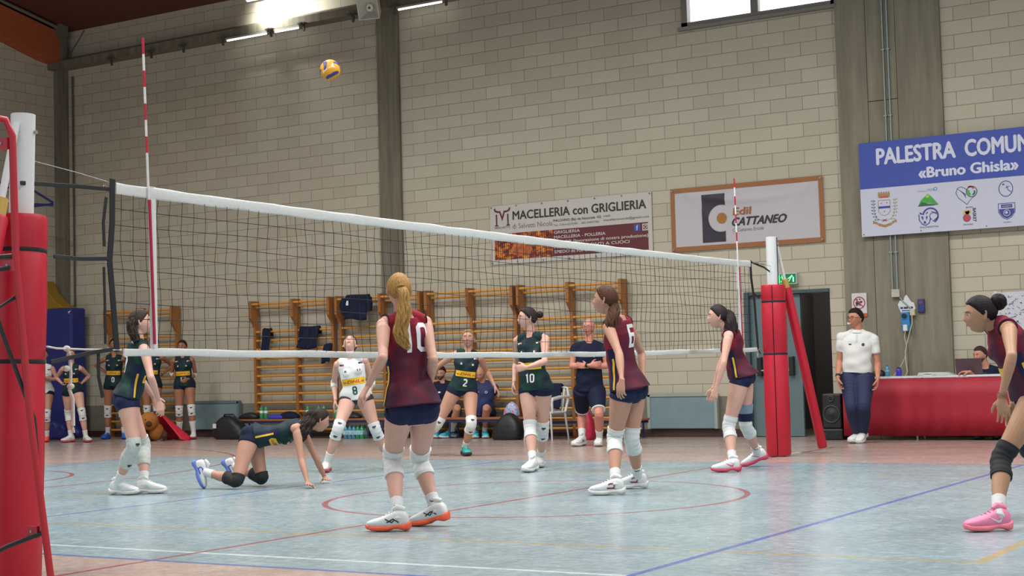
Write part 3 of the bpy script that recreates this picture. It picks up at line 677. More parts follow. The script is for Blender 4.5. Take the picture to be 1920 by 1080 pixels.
# clothes hanging over rungs
def drape(name, x0, x1, zt, h, y=14.36, m=M_NAVY2, label='', cat='clothing', extra=None):
    q = MB(); n = 16; rows = 12; vs = []; W = x1 - x0; ph = rng.random() * 6
    path = [(0.045, -.30 * h), (0.045, -.12 * h), (.035, -.02), (0, .02), (-.035, 0), (-.05, -.12 * h)] + [(-.055 - .01 * i, -h * (.25 + .75 * i / 6)) for i in range(7)]
    for j, (dy, dz) in enumerate(path):
        for i in range(n + 1):
            u = i / n; w = 1 + .10 * math.sin(j * .7 + ph) * (j / len(path)); x = x0 + W / 2 + (u - .5) * W * w
            vs.append((x, y + dy + .012 * math.sin(u * 14 + ph + j * .3) * min(1, j / 5), zt + dz - .02 * math.sin(u * 5 + ph) * (j / len(path))))
    m_ = n + 1; fs = [(j*m_+i, j*m_+i+1, (j+1)*m_+i+1, (j+1)*m_+i) for j in range(len(path)-1) for i in range(n)]
    q.add(vs, fs)
    if extra: extra(q)
    o = q.build(name, m, base=((x0 + x1) / 2, y, zt)); s_ = o.modifiers.new('thick', 'SOLIDIFY'); s_.thickness = .03; s_.offset = 0
    tag(o, label, cat, 'clothes on the wall bars'); return o
def sleeves_fn(x0, x1, zt, h, y=14.28):
    def f(q):
        q.tube([(x0 - .01, y, zt - .05), (x0 - .05, y - .01, zt - h * .4), (x0 - .03, y, zt - h * .85)], [.06, .055, .04], 10); q.tube([(x1, y, zt - .05), (x1 + .03, y - .01, zt - h * .4), (x1 + .02, y, zt - h * .7)], [.06, .05, .04], 10)
    return f
jk = drape('jacket', -9.50, -9.02, 2.43, .40, 14.25, M_NAVY2, 'dark navy jacket hanging over the top rung of the wall bars', extra=sleeves_fn(-9.50, -9.02, 2.43, .36, 14.2))
q = MB(); q.box((-9.47, 14.165, 2.28), (-9.42, 14.17, 2.36)); q.box((-9.10, 14.165, 2.14), (-9.05, 14.17, 2.22)); q.build('white_tag', M_PRINT if 'M_PRINT' in globals() else M_BAND, jk)
drape('towel', -10.64, -10.22, 1.93, .36, 14.37, M_NAVY2, 'broad dark navy cloth hanging on the wall bars right of the thin one')
drape('tracksuit_top', -11.50, -11.33, 1.93, .47, 14.37, M_NAVY2, 'narrow dark navy garment hanging at the left end of the wall bars')
drape('scarf', -10.10, -9.93, 1.61, .30, 14.37, M_NAVY2, 'small dark navy garment hanging low beside the third upright')

# ------------------------------------------------------------------ benches and what lies on them
M_BTOP = mat('worn_bench_wood', '#8c5a35', .5, var=.15, nscale=8, stretch=(1, 6, 6)); M_BLEG = mat('navy_bench_legs', '#1e2450', .45)
def bench(x0, x1, label, top=.345):
    c = thing('bench', ((x0 + x1) / 2, 13.98, 0), label, 'bench', 'long low benches')
    q = MB(); q.box((x0, 13.84, top - .035), (x1, 14.13, top)); q.build('seat', M_BTOP, c, bevel=.006)
    q = MB(); q.box((x0 + .02, 13.855, top - .075), (x1 - .02, 13.875, top - .036)); q.box((x0 + .02, 14.095, top - .075), (x1 - .02, 14.115, top - .036)); q.build('frame_rail', M_BLEG, c)
    n = max(2, int((x1 - x0) / 1.1) + 1)
    for i in range(n):
        x = x0 + .1 + (x1 - x0 - .2) * i / (n - 1); q = MB(); q.tube([(x, 13.87, top - .05), (x, 13.86, .01)], .016, 8); q.tube([(x, 14.10, top - .05), (x, 14.11, .01)], .016, 8); q.tube([(x, 13.865, .1), (x, 14.105, .1)], .012, 8); q.build('leg_frame', M_BLEG, c)
bench(-11.75, -8.72, 'long low bench with wooden top left of the seated men, bottles on it'); bench(-8.62, -5.72, 'long low bench with wooden top carrying the two seated men'); bench(-5.55, -3.68, 'low bench with pale wooden end behind the player numbered 6', .31)
M_PETG = NT('green_plastic'); M_PETG.out(srgb('#3aa56a'), .15, 0, .5); M_PETG.b.inputs['Transmission Weight'].default_value = .35; M_PETG = M_PETG.m
M_PETB = NT('blue_plastic'); M_PETB.out(srgb('#5e9fbe'), .15, 0, .5); M_PETB.b.inputs['Transmission Weight'].default_value = .4; M_PETB = M_PETB.m
def bottle(x, y, z, label, m=None, cap='#b8303a', h=.25, r=.036, tilt=None, lab='#cfd9d4', group='green bottles on the bench'):
    m = m or M_PETG; c = thing('water_bottle', (x, y, z), label, 'bottle', group); k = h / .25
    prof = [(0, .030), (.008, .036), (.09, .036), (.095, .034), (.15, .036), (.185, .033), (.212, .016), (.225, .013), (.232, .013)]
    q = MB(); q.loft([(V(x, y, z + a * k), V(1, 0, 0), V(0, 1, 0), b * r / .036, b * r / .036) for a, b in prof], 18); b = q.build('body', m, c)
    q = MB(); q.cyl((x, y, z + .228 * k), (x, y, z + .25 * k), .015 * r / .036, n=14); q.build('cap', mat('bottle_cap', cap, .5), c)
    q = MB(); q.loft([(V(x, y, z + a * k), V(1, 0, 0), V(0, 1, 0), r + .0008, r + .0008) for a in (.10, .145)], 18, cap=False); q.build('label_band', mat('label_band', lab, .5), c)
    if tilt: c.rotation_euler = tilt
    return c
BT = [(-11.27, 'left one of the pair at its left end'), (-11.17, 'right one of the pair at its left end'), (-10.22, 'alone on the bench above the crouching player'), (-9.98, 'left of two behind the crouching player\'s head'), (-9.87, 'right of two behind the crouching player\'s head'), (-9.60, 'beside the white-shirted player'), (-8.95, 'right of the white-shirted player')]
for x, w_ in BT: bottle(x, 14.0, .345, 'green water bottle on the bench, %s' % w_)
bottle(-9.80, 13.98, .38, 'green plastic water bottle lying tilted on the bench beside standing bottles', tilt=(.2, -1.15, 0))
# shrink-wrapped packs under the bench
for x0, w_ in ((-9.38, 'blue-green'),):
    c = thing('bottle_pack', (x0 + .22, 13.95, 0), 'shrink-wrapped pack of water bottles on the floor under the bench', 'bottle pack')
    for i in range(5):
        for j in range(2):
            x, y = x0 + .045 + i * .085, 13.92 + j * .085; q = MB(); q.loft([(V(x, y, a), V(1, 0, 0), V(0, 1, 0), b, b) for a, b in ((.003, .035), (.02, .041), (.12, .041), (.17, .036), (.20, .018), (.23, .016))], 14); o = q.build('bottle', M_PETG if i > 2 else M_PETB, c)
    q = MB(); q.box((x0, 13.875, .06), (x0 + .43, 14.05, .14)); q.build('wrap', mat('printed_wrap', '#8fb9c6', .4, var=.3, nscale=25), c, bevel=.015)
def lumps(name, cen, size, m, label, cat, n=9, seed=1, vox=.02, group=None, parts=None, extra=None):
    r2 = np.random.default_rng(seed); q = MB(); cx, cy, cz = cen; sx, sy, sz = size; R_ = []
    lx, ly = (r2.random() - .5) * sx * .25, (r2.random() - .5) * sy * .2
    for u, w_ in ((0, .82), (.08, 1.0), (.35, .98), (.6, .82), (.8, .58), (.93, .34), (1.0, .12)): R_.append((V(cx + lx * u, cy + ly * u, cz + sz * u), V(1, 0, 0), V(0, 1, 0), sx * .5 * w_, sy * .5 * w_ ** .6))
    q.loft(R_, 28, exp=.6)
    for i in range(n):
        u, v = r2.random(2) - .5; h = sz * (.75 - 1.0 * abs(u)) * (.5 + .5 * r2.random())
        A = V(cx + u * sx * .8, cy + v * sy * .7, cz + h * .9); d = unit(V(r2.normal(), r2.normal() * .5, -.6 * abs(r2.normal()))); q.tube([A - d * sx * .16, A + V(0, 0, .03 * sz), A + d * sx * .16], [sz * .07, sz * .12, sz * .06], 8)
    if extra: extra(q)
    q.v = [(a, b, max(c_, cz)) for a, b, c_ in q.v]
    o = q.build(name, m, base=cen); remesh_obj(o, vox, 4); tag(o, label, cat, group)
    return o
M_BAG = mat('black_nylon', '#14161b', .5, bump=.4, nscale=18)
o = lumps('sports_bag', (-11.72, 13.72, 0), (.75, .34, .42), M_BAG, 'black nylon sports bag on the floor at the left end of the bench', 'bag', 12, 3)
q = MB(); q.tube([(-11.95, 13.7, .28), (-11.8, 13.62, .44), (-11.6, 13.62, .44), (-11.5, 13.7, .30)], .014, 8); q.build('handle', M_BAG, o); q = MB(); q.box((-12.0, 13.53, .2), (-11.93, 13.545, .28)); q.build('reflective_patch', M_BAND, o)
lumps('backpack', (-5.92, 13.62, 0), (.52, .3, .42), M_BAG, 'black backpack slumped on the floor in front of the bench', 'backpack', 9, 5)
lumps('clothes_heap', (-10.62, 13.98, .345), (.42, .2, .13), M_NAVY2, 'crumpled dark jacket on the bench beside the bottle pair', 'clothing', 7, 8, .012)
lumps('blue_garment', (-10.88, 13.95, .345), (.38, .18, .08), mat('bright_blue_cloth', '#3532a8', .7), 'crumpled bright blue garment lying on the bench', 'clothing', 6, 9, .012)
lumps('dark_garment', (-11.55, 13.98, .345), (.45, .2, .12), M_BAG, 'crumpled black garment at the left end of the bench', 'clothing', 7, 10, .012)
lumps('dark_towel', (-9.25, 13.98, .345), (.4, .2, .11), M_BAG, 'crumpled black garment on the bench behind the white-shirted player', 'clothing', 7, 12, .012)
t = NT('pink_blue_film'); v = t.noise(t.obj(), 22, 3, .6); t.out(t.ramp(v, [(.38, srgb('#5a8fc0')), (.5, srgb('#b9bfd6')), (.62, srgb('#c0607c'))]), .3)
lumps('plastic_pouch', (-6.02, 13.92, .345), (.26, .16, .24), t.m, 'pink and blue plastic bag of supplies standing on the bench', 'bag', 8, 14, .012)
lumps('red_bag', (-4.5, 13.62, 0), (.24, .2, .44), mat('crimson_cloth', '#a50f35', .6, bump=.3), 'crimson bag on the floor behind the man with folded arms', 'bag', 9, 15, .014)

# white plastic armchair with a dark jacket on it
M_PLAS = mat('white_moulded_plastic', '#c4c7c4', .35, var=.03)
c = thing('plastic_chair', (-5.12, 13.5, 0), 'white moulded plastic armchair beside the man with folded arms', 'chair')
X0, X1, Y0, Y1 = -5.37, -4.90, 13.25, 13.72
q = MB(); q.box((X0, Y0, .41), (X1, Y1, .44)); q.build('seat', M_PLAS, c, bevel=.012)
for x in (X0 + .02, X1 - .02):
    for y in (Y0 + .02, Y1 - .02):
        q = MB(); ox = -.03 if x < -5.1 else .03; q.tube([(x, y, .42), (x + ox, y + (-.03 if y < 13.5 else .05), .0)], [.026, .018], 10, flat=.6); q.build('leg', M_PLAS, c)
q = MB(); q.tube([(X0 + .02, Y1, .43), (X0, Y1 + .08, .66), (X0 + .03, Y1 + .10, .79), (-5.13, Y1 + .115, .82), (X1 - .03, Y1 + .10, .79), (X1, Y1 + .08, .66), (X1 - .02, Y1, .43)], .020, 10)
for i in range(5): q.tube([(X0 + .09 + i * .072, Y1 + .02, .44), (X0 + .09 + i * .072, Y1 + .105, .80)], .012, 8, flat=1.8)
q.build('backrest', M_PLAS, c)
for x in (X0 - .015, X1 + .015):
    q = MB(); q.tube([(x, Y1 + .08, .66), (x, 13.5, .655), (x, Y0 + .02, .63), (x, Y0 - .0, .58), (x, Y0 + .01, .42)], [.018, .024, .024, .02, .018], 10, flat=1.2); q.build('armrest', M_PLAS, c)
drape('jacket', -5.36, -5.0, .83, .36, 13.80, M_NAVY2, 'dark jacket hung over the back of the white plastic chair'); 

# ------------------------------------------------------------------ mats, plush toy with flag, low wall panels
M_MAT = mat('blue_vinyl_mat', '#232a72', .5, var=.10, nscale=4, bump=.15)
c = thing('crash_mat', (-16.5, 14.15, 0), 'tall blue crash mat standing on end in the far left corner', 'mat')
q = MB(); q.box((-16.88, 13.95, 0), (-16.02, 14.33, 2.53)); q.build('mat_body', M_MAT, c, bevel=.04)
q = MB(); q.tube([(-16.06, 13.94, 2.42), (-16.04, 13.90, 2.44), (-16.03, 13.94, 2.46)], .012, 8); q.build('fastener', M_ROPE, c)
def fold(q):
    for k in range(6): q.tube([(-16.7 + .2 * k, 13.55, .08), (-16.6 + .2 * k, 13.5, .25 + .05 * (k % 2)), (-16.45 + .2 * k, 13.6, .1)], .07, 8)
lumps('folded_mat', (-16.2, 13.62, 0), (1.15, .4, .34), M_MAT, 'crumpled blue mat cover lying on the floor before the crash mat', 'mat', 12, 21, .025, extra=fold)
q = MB(); q.prism([(-16.88, 14.0, 2.53), (-16.15, 14.0, 2.53), (-16.28, 14.0, 2.56), (-16.5, 14.0, 2.66), (-16.7, 14.0, 2.84), (-16.88, 14.0, 3.1)], (0, .3, 0))
tag(q.build('yellow_cushion', mat('ochre_vinyl', '#8a6a1c', .55), base=(-16.5, 14.15, 2.53), bevel=.02), 'ochre wedge cushion lying on top of the blue crash mat', 'cushion')

c = thing('plush_toy', (-12.93, 13.07, 0), 'brown plush animal with round head sitting on the floor among the waiting players', 'plush toy')
M_PLUSH = mat('brown_plush', '#a5682c', .95, var=.2, nscale=120, bump=.8); M_PLD = mat('dark_plush', '#4a2a18', .95, bump=.5)
hc = V(-12.93, 12.90, .36); fd = unit(V(CAM_POS[0] - hc[0], CAM_POS[1] - hc[1], 0)); sd = np.cross(V(0, 0, 1), fd)
q = MB(); q.sphere((0, 0, 0), (.175, .16, .165), 28, 20); q.v = [tuple(hc + V(*v)) for v in q.v]; hd_ = q.build('head', M_PLUSH, c)
q = MB(); q.sphere((0, 0, 0), (.062, .05, .055), 16, 12); q.v = [tuple(hc + fd * .145 - V(0, 0, .045) + V(*v)) for v in q.v]; q.build('snout', M_PLD, c)
for sg in (1, -1):
    q = MB(); q.sphere((0, 0, 0), .04, 12, 8); q.v = [tuple(hc + sd * sg * .11 + V(0, 0, .135) + V(*v)) for v in q.v]; q.build('ear', M_PLD, c)
    q = MB(); q.sphere((0, 0, 0), .012, 10, 8); q.v = [tuple(hc + sd * sg * .055 + fd * .15 + V(0, 0, .03) + V(*v)) for v in q.v]; q.build('eye', mat('black_bead', '#0c0c0d', .2), c)
q = MB(); q.sphere((0, 0, 0), (.15, .14, .16), 20, 14); q.v = [tuple(V(-12.93, 13.07, .17) + V(*v)) for v in q.v]; q.build('body', M_PLUSH, c)
for sg in (1, -1):
    q = MB(); b_ = V(-12.93, 13.05, .17) + sd * sg * .12; q.tube([b_, b_ + fd * .08 + sd * sg * .05 - V(0, 0, .05), b_ + fd * .17 + sd * sg * .04 - V(0, 0, .115)], [.05, .05, .045], 12); q.build('leg', M_PLD, c)
def flag():
    q = MB(); n, m = 40, 16; vs = []
    c0 = V(-12.93, 13.07, 0)
    for i in range(n + 1):
        a = math.radians(-135 + 270 * i / n); 
        for j in range(m + 1):
            t_ = j / m; rr = .10 + .36 * t_ ** 1.25 * (1 + .12 * math.sin(a * 7)) + (.16 * t_ if i > n * .55 else 0); z = .50 * (1 - t_) ** .9 + .012 + .02 * math.sin(a * 11) * t_
            d = -fd * math.cos(a) + sd * -math.sin(a) * -1; vs.append(c0 + V(0, 0, z) - fd * math.cos(a) * rr * .7 + sd * math.sin(a) * rr * 1.0)
    k = m + 1
    for i in range(n):
        for j in range(m):
            q.f.append([i*k+j, i*k+j+1, (i+1)*k+j+1, (i+1)*k+j]); q.mi.append(0 if i < n*.30 else (1 if i < n*.53 else 2)); q.sm.append(True)
    q.v = [tuple(v) for v in vs]
    o = q.build('flag', [mat('flag_green', '#157a3e', .7), mat('flag_white', '#cfcfca', .7), mat('flag_red', '#c01a2e', .7)], base=(-12.93, 13.07, 0)); s_ = o.modifiers.new('t', 'SOLIDIFY'); s_.thickness = .006
    tag(o, 'green, white and red flag draped round the plush toy down to the floor', 'flag')
flag()
M_PANEL = mat('pale_blue_panel', '#71878c', .45, var=.06, nscale=5)
for x0, x1, z0, z1, wh, fm in ((-13.28, -12.17, .14, .65, 'left of the wall bars', '#5e6f73'), (-3.83, -2.70, .13, .65, 'between wall bars and door', '#8f9a90')):
    c = thing('low_wall_panel', ((x0 + x1) / 2, 14.42, z0), 'pale blue-grey padded panel low on the far wall, %s' % wh, 'wall panel', 'low wall panels')
    q = MB(); q.box((x0, 14.40, z0), (x1, 14.46, z1)); q.build('panel', M_PANEL, c, bevel=.01)
    q = MB(); q.box((x0 - .01, 14.385, z1 - .03), (x1 + .01, 14.46, z1 + .02)); q.box((x0 - .02, 14.385, z0), (x0 + .03, 14.46, z1)); q.box((x1 - .03, 14.385, z0), (x1 + .02, 14.46, z1)); q.build('frame', mat('panel_frame_' + wh[:4], fm, .5), c)

# folded basketball hoop frame on the left wall, blue tubes
c = thing('hoop_frame', (-16.5, 12.6, 4.5), 'blue tubular frame fixed high on the left wall behind the net post', 'wall frame')
M_BLUT = mat('blue_enamel_tube', '#26387c', .4)
for a, b in (((-15.9, 11.6, 4.80), (-15.9, 12.75, 4.80)), ((-15.9, 12.75, 4.80), (-15.9, 13.42, 4.53)), ((-15.9, 11.6, 4.40), (-15.9, 13.42, 4.48)), ((-15.9, 12.75, 4.80), (-16.9, 12.75, 4.80)), ((-15.9, 13.42, 4.50), (-16.9, 13.42, 4.50)), ((-15.9, 11.6, 4.4), (-16.9, 11.6, 4.4)), ((-15.9, 12.2, 4.40), (-15.9, 11.9, 4.78))):
    q = MB(); q.tube([a, b], .022, 10); q.build('tube', M_BLUT, c)

# ------------------------------------------------------------------ scorers' table and its surroundings
c = thing('scorer_table', (.71, 13.95, 0), 'long table covered by a red cloth with a white top, under the club sign', 'table')
TX0, TX1, TY0, TY1, TZ = -.45, 1.88, 13.6, 14.05, .86
q = MB(); q.box((TX0 - .01, TY0 - .01, TZ - .025), (TX1 + .01, TY1, TZ + .003)); q.build('tabletop', mat('white_tabletop', '#c9ccd0', .4), c, bevel=.004)
q = MB(); n = 90; vs = []; rows = [(.83, 0), (.6, .3), (.35, .7), (.06, 1)]
pth = [(TX0, TY1), (TX0, TY0)]; pts = [(TX0, TY1 - (TY1-TY0) * i / 12) for i in range(12)] + [(TX0 + (TX1 - TX0) * i / 70, TY0) for i in range(70)] + [(TX1, TY0 + (TY1-TY0) * i / 12) for i in range(13)]
for z, w_ in rows:
    for i, (x, y) in enumerate(pts):
        f_ = .010 * w_ * (math.sin(i * .9) + .6 * math.sin(i * .37 + 1)); nx_, ny_ = (-1, 0) if i < 12 else ((0, -1) if i < 82 else (1, 0)); vs.append((x + nx_ * (.004 + f_ + .01 * w_), y + ny_ * (.004 + f_ + .01 * w_), z))
k = len(pts); q.add(vs, [(j*k+i+1, j*k+i, (j+1)*k+i, (j+1)*k+i+1) for j in range(3) for i in range(k-1)]); o = q.build('cloth_skirt', mat('red_table_cloth', '#9a0e28', .6, var=.05, nscale=5), c); s_ = o.modifiers.new('t', 'SOLIDIFY'); s_.thickness = .004
for x in (TX0 + .15, .55, TX1 - .2):
    for y in (TY0 + .06, TY1 - .06):
        q = MB(); q.cyl((x, y, 0), (x, y, TZ - .02), .016, n=10); q.build('leg', M_STEEL, c)
c = thing('laptop', (1.25, 13.85, TZ + .003), 'dark laptop open on the red table, its lid towards the court', 'laptop')
q = MB(); q.box((1.08, 13.78, TZ + .004), (1.42, 14.0, TZ + .022)); q.build('keyboard', mat('laptop_grey', '#4a4448', .4), c, bevel=.004)
q = MB(); q.obox((1.25, 13.755, TZ + .115), (1, 0, 0), (0, 1, .22), (0, -.22, 1), .35, .010, .215); q.build('lid', mat('laptop_lid', '#4d3a42', .4), c, bevel=.003)
q = MB(); q.obox((1.25, 13.763, TZ + .117), (1, 0, 0), (0, 1, .22), (0, -.22, 1), .32, .002, .19); q.build('screen', mat('laptop_screen', '#6f8fae', .3, emit=.6), c)
c = thing('folder_box', (.82, 13.8, TZ + .003), 'flat white box with a coiled cable lying on the red table', 'box')
q = MB(); q.prism([(.56, 13.72, TZ + .004), (1.04, 13.72, TZ + .004), (1.0, 13.72, TZ + .022), (.93, 13.72, TZ + .045), (.58, 13.72, TZ + .045)], (0, .22, 0)); q.build('box_body', mat('grey_white_plastic', '#b6b9b3', .5), c, bevel=.005)
q = MB(); q.tube([(.62 + .09 * (1 + math.cos(a)), 13.70, TZ + .022 + .016 * math.sin(a)) for a in np.linspace(0, 6.28, 15)], .006, 6); q.build('cable', M_BAND, c)
bottle(.13, 13.80, TZ + .003, 'blue plastic water bottle on the red table beside the referee', M_PETB, '#2c5fae', .155, .03, group='bottles on the table', lab='#6fa3c0')
c = thing('drinking_flask', (.29, 13.8, TZ + .003), 'purple drinking flask with dark lid on the red table', 'flask')
q = MB(); q.loft([(V(.29, 13.8, TZ + .003 + a), V(1, 0, 0), V(0, 1, 0), b, b) for a, b in ((0, .035), (.006, .038), (.085, .038), (.10, .03))], 20); q.build('flask_body', mat('purple_enamel', '#3b2cae', .3), c)
q = MB(); q.cyl((.29, 13.8, TZ + .102), (.29, 13.8, TZ + .122), .024, n=16); q.build('lid', mat('black_plastic', '#18191b'), c)
lumps('dark_pouch', (-.02, 13.85, TZ + .003), (.2, .16, .10), M_BAG, 'small black pouch on the table just behind the referee', 'pouch', 6, 31, .01)
lumps('black_bag', (.3, 13.98, 0), (.0001, .0001, .0001), M_BAG, 'x', 'bag', 1, 31, .01) if False else None
c = thing('loudspeaker', (-.62, 13.75, 0), 'black portable loudspeaker standing on the floor between door and table', 'loudspeaker')
M_SPK = mat('black_speaker_plastic', '#17191a', .5, bump=.2, nscale=80)
q = MB(); q.box((-.76, 13.62, .16), (-.49, 13.9, .64)); q.build('cabinet', M_SPK, c, bevel=.02)
q = MB(); q.box((-.78, 13.60, .0), (-.47, 13.92, .16)); q.build('base_unit', M_SPK, c, bevel=.025)
for z, r in ((.36, .115), (.57, .035)):
    q = MB(); q.tube([(-.625 + r * math.cos(a), 13.615, z + r * math.sin(a)) for a in np.linspace(0, 6.283, 33)], .010, 8); k_ = q.build('speaker_ring', mat('dark_grey_ring', '#3b3e40', .4), c)
    q = MB(); q.loft([(V(-.625, 13.622, z), V(1, 0, 0), V(0, 0, 1), r * .95, r * .95), (V(-.625, 13.615, z), V(1, 0, 0), V(0, 0, 1), r * .3, r * .3), (V(-.625, 13.61, z), V(1, 0, 0), V(0, 0, 1), r * .25, r * .25)], 24); q.build('cone', mat('speaker_cone', '#232526', .6), c)
for dx in (-.06, .06):
    q = MB(); q.cyl((-.625 + dx * 1.2, 13.603, .085), (-.625 + dx * 1.2, 13.595, .085), .03, n=16); q.build('port', mat('port_blue', '#1a2038', .4), c)
# power point with extension socket and hanging cables
c = thing('socket_box', (.33, 14.42, 1.7), 'grey socket box at the foot of the conduits on the concrete pier', 'socket')
q = MB(); q.box((.045, 14.38, 1.97), (.16, 14.44, 2.08)); q.build('box', mat('grey_socket', '#a9aa9c', .5), c, bevel=.005); q = MB(); q.box((.30, 14.37, 1.70), (.37, 14.44, 1.79)); q.build('box', mat('cream_socket', '#b5b093', .5), c, bevel=.005)
q = MB(); q.tube([(.125, 14.415, 2.0), (.20, 14.415, 1.9), (.31, 14.415, 1.80)], .011, 8); q.build('pipe', mat('galvanised', '#8f9a9c'), c)
c = thing('notice_board', (.24, 14.43, 1.78), 'small white cloud-shaped notice with blue print on the concrete pier', 'sign')
q = MB(); pts = [(.14, 1.80), (.12, 1.86), (.15, 1.92), (.20, 1.91), (.22, 1.97), (.25, 2.0), (.28, 1.95), (.31, 1.90), (.35, 1.88), (.37, 1.80), (.33, 1.73), (.26, 1.69), (.18, 1.70)]
q.prism([(x, 14.43, z) for x, z in pts], (0, -.012, 0)); q.build('board', mat('white_board', '#c6cacc', .5), c)
flat2(join2(rect2(-.09, 0, -.05, .028), rect2(-.04, 0, .02, .028), rect2(.03, 0, .09, .028), rect2(-.07, -.03, .05, -.018)), (.245, 14.416, 1.80), (1, 0, 0), (0, 0, 1), (0, -1, 0)).build('lettering', mat('navy_ink', '#26335a', .6), c)
q = MB(); q.box((.405, 14.40, 1.74), (.50, 14.44, 1.93)); o = q.build('blue_case', mat('dark_blue_plastic', '#27336e', .4), base=(.45, 14.42, 1.83), bevel=.01); tag(o, 'small dark blue case mounted on the pier right of the white notice', 'case')
q = MB(); q.box((.42, 14.396, 1.86), (.48, 14.40, 1.90)); q.build('window', mat('red_print2', '#6a3a5c', .5), o)
c = thing('extension_socket', (.23, 14.4, 1.62), 'bright blue multi-socket hanging on the concrete pier with white plugs in it', 'socket')
q = MB(); q.obox((.235, 14.39, 1.62), (1, 0, .05), (0, 1, 0), (-.05, 0, 1), .12, .05, .27); q.build('body', mat('sky_blue_plastic', '#2f78b4', .4), c, bevel=.01)
q = MB(); q.cyl((.225, 14.37, 1.70), (.225, 14.33, 1.70), .032, n=14); q.build('plug', mat('black_plastic', '#18191b'), c)
q = MB(); q.obox((.24, 14.34, 1.53), (1, 0, 0), (0, 1, 0), (0, 0, 1), .06, .05, .09); q.build('plug', M_BAND, c, bevel=.01)
q = MB(); q.tube([(.33, 14.37, 1.71), (.34, 14.33, 1.6), (.29, 14.3, 1.4), (.25, 14.25, 1.2), (.27, 14.2, 1.05), (.30, 14.15, .92), (.32, 14.0, .87)], .008, 8); q.tube([(.24, 14.33, 1.50), (.23, 14.31, 1.4), (.26, 14.3, 1.27), (.24, 14.25, 1.1), (.20, 14.1, .95), (.15, 14.0, .87)], .007, 8); q.build('cable', mat('cream_cable', '#a8a38c', .6), c)

# ------------------------------------------------------------------ signs and banners on the far wall
RX, UZ, NY = V(1, 0, 0), V(0, 0, 1), V(0, -1, 0)
def put(m, x, z, y, name, material, parent, off=0.0): return flat2(m, (x, y - off, z), RX, UZ, NY).build(name, material, parent)
def T(s, x, z, cap, width, y, name, material, parent, bold=.0, shear=0.0, center=False):
    return put(shift2(text2d(s, cap, 1.0, bold, shear), 0, 0, width, center), x, z, y, name, material, parent)
# --- PALESTRA COMUNALE sign
c = thing('hall_sign', (1.33, 14.42, 3.5), 'big blue and white board reading PALESTRA COMUNALE above the red table', 'sign')
SX0, SX1, SZ0, SZ1, SM = -.34, 3.0, 2.85, 4.19, 3.53; SY = 14.365
q = MB(); q.box((SX0, SY, SZ0), (SX1, 14.395, SZ1)); q.build('board', mat('sign_white', '#b9bccb', .5, var=.02), c)
q = MB(); q.box((SX0, SY - .003, SM), (SX1, SY, SZ1)); q.build('header', mat('sign_blue', '#34489c', .5, var=.02), c)
W_ = mat('sign_lettering_white', '#c6cada', .5, var=.02); y = SY - .0055
T('PALESTRA', SX0 + .25, 3.865, .235, 1.13, y, 'lettering', W_, c, .035); T('COMUNALE', SX0 + 1.50, 3.865, .235, 1.28, y, 'lettering', W_, c, .035); T('\u00abBruno Ghisla\u00bb', SX0 + .845, 3.62, .15, 1.37, y, 'lettering', W_, c, .035)
y = SY - .003; IN = mat('sign_ink_blue', '#3b3f86', .6, var=.02); GR = mat('sign_green', '#3f9a3c', .6, var=.1); DG = mat('sign_dark_green', '#2f5c4a', .6); GD = mat('sign_gold', '#9a7a48', .6); RD = mat('sign_red', '#b04048', .6); LG = mat('sign_leaf', '#8a9a4a', .6); BLK2 = mat('sign_black', '#2e3138', .6)
# municipal crest: crown, shield, wreath, ribbon
cx, cz = SX0 + .34, 3.22

def P2(m, name, material, o=.0): return put(m, cx, cz, y - o, name, material, c)
P2(join2(stroke2([(-.085, .13), (.085, .13), (.085, -.03), (.05, -.07), (0, -.09), (-.05, -.07), (-.085, -.03)], .006, True)), 'crest_shield', GD); P2(rect2(-.083, .015, .083, .045), 'crest_band', IN, .001)
P2(poly2((-.08, .17), (.08, .17), (.09, .225), (-.09, .225)), 'crest_crown', GD); P2(poly2((-.06, .165), (.06, .165), (.06, .185), (-.06, .185)), 'crest_crown_band', RD, .001); P2(join2(*[poly2((x - .012, .225), (x + .012, .225), (x + .010, .25), (x - .010, .25)) for x in (-.07, -.035, 0, .035, .07)]), 'crest_crown_points', GD)
P2(join2(disc2(-.04, .09, .008), disc2(.04, .09, .008), disc2(0, -.03, .008)), 'crest_charges', RD, .001)
for sg, mm in ((-1, DG), (1, LG)):
    L_ = []
    for i in range(7):
        a = math.radians(200 + 22 * i) if sg < 0 else math.radians(-20 - 22 * i); px, pz = .15 * math.cos(a) * 1.0, .02 + .19 * math.sin(a) if False else .02 + .17 * math.sin(a)
        px = sg * abs(.155 * math.cos(math.radians(-25 + 16 * i - 30))); pz = .12 - .045 * i
        px = sg * (.155 - .003 * max(0, i - 3) ** 2 * 1.6)
        L_.append(poly2((px, pz), (px + sg * .028, pz + .022), (px + sg * .034, pz + .004))); L_.append(poly2((px, pz), (px - sg * .024, pz + .020), (px - sg * .028, pz + .002)))
    P2(join2(*L_, stroke2([(sg * .155, .15), (sg * .155, 0), (sg * .12, -.12), (sg * .03, -.16)], .005)), 'crest_wreath', mm)
P2(join2(poly2((-.10, -.19), (0, -.22), (.10, -.19), (.10, -.225), (0, -.258), (-.10, -.225)), poly2((-.17, -.15), (-.10, -.18), (-.11, -.215), (-.15, -.19), (-.17, -.20)), poly2((.17, -.15), (.10, -.18), (.11, -.215), (.15, -.19), (.17, -.20))), 'crest_ribbon', GD); P2(stroke2([(-.03, -.14), (.03, -.17)], .012), 'crest_knot', RD); P2(stroke2([(-.03, -.17), (.03, -.14)], .012), 'crest_knot', RD)
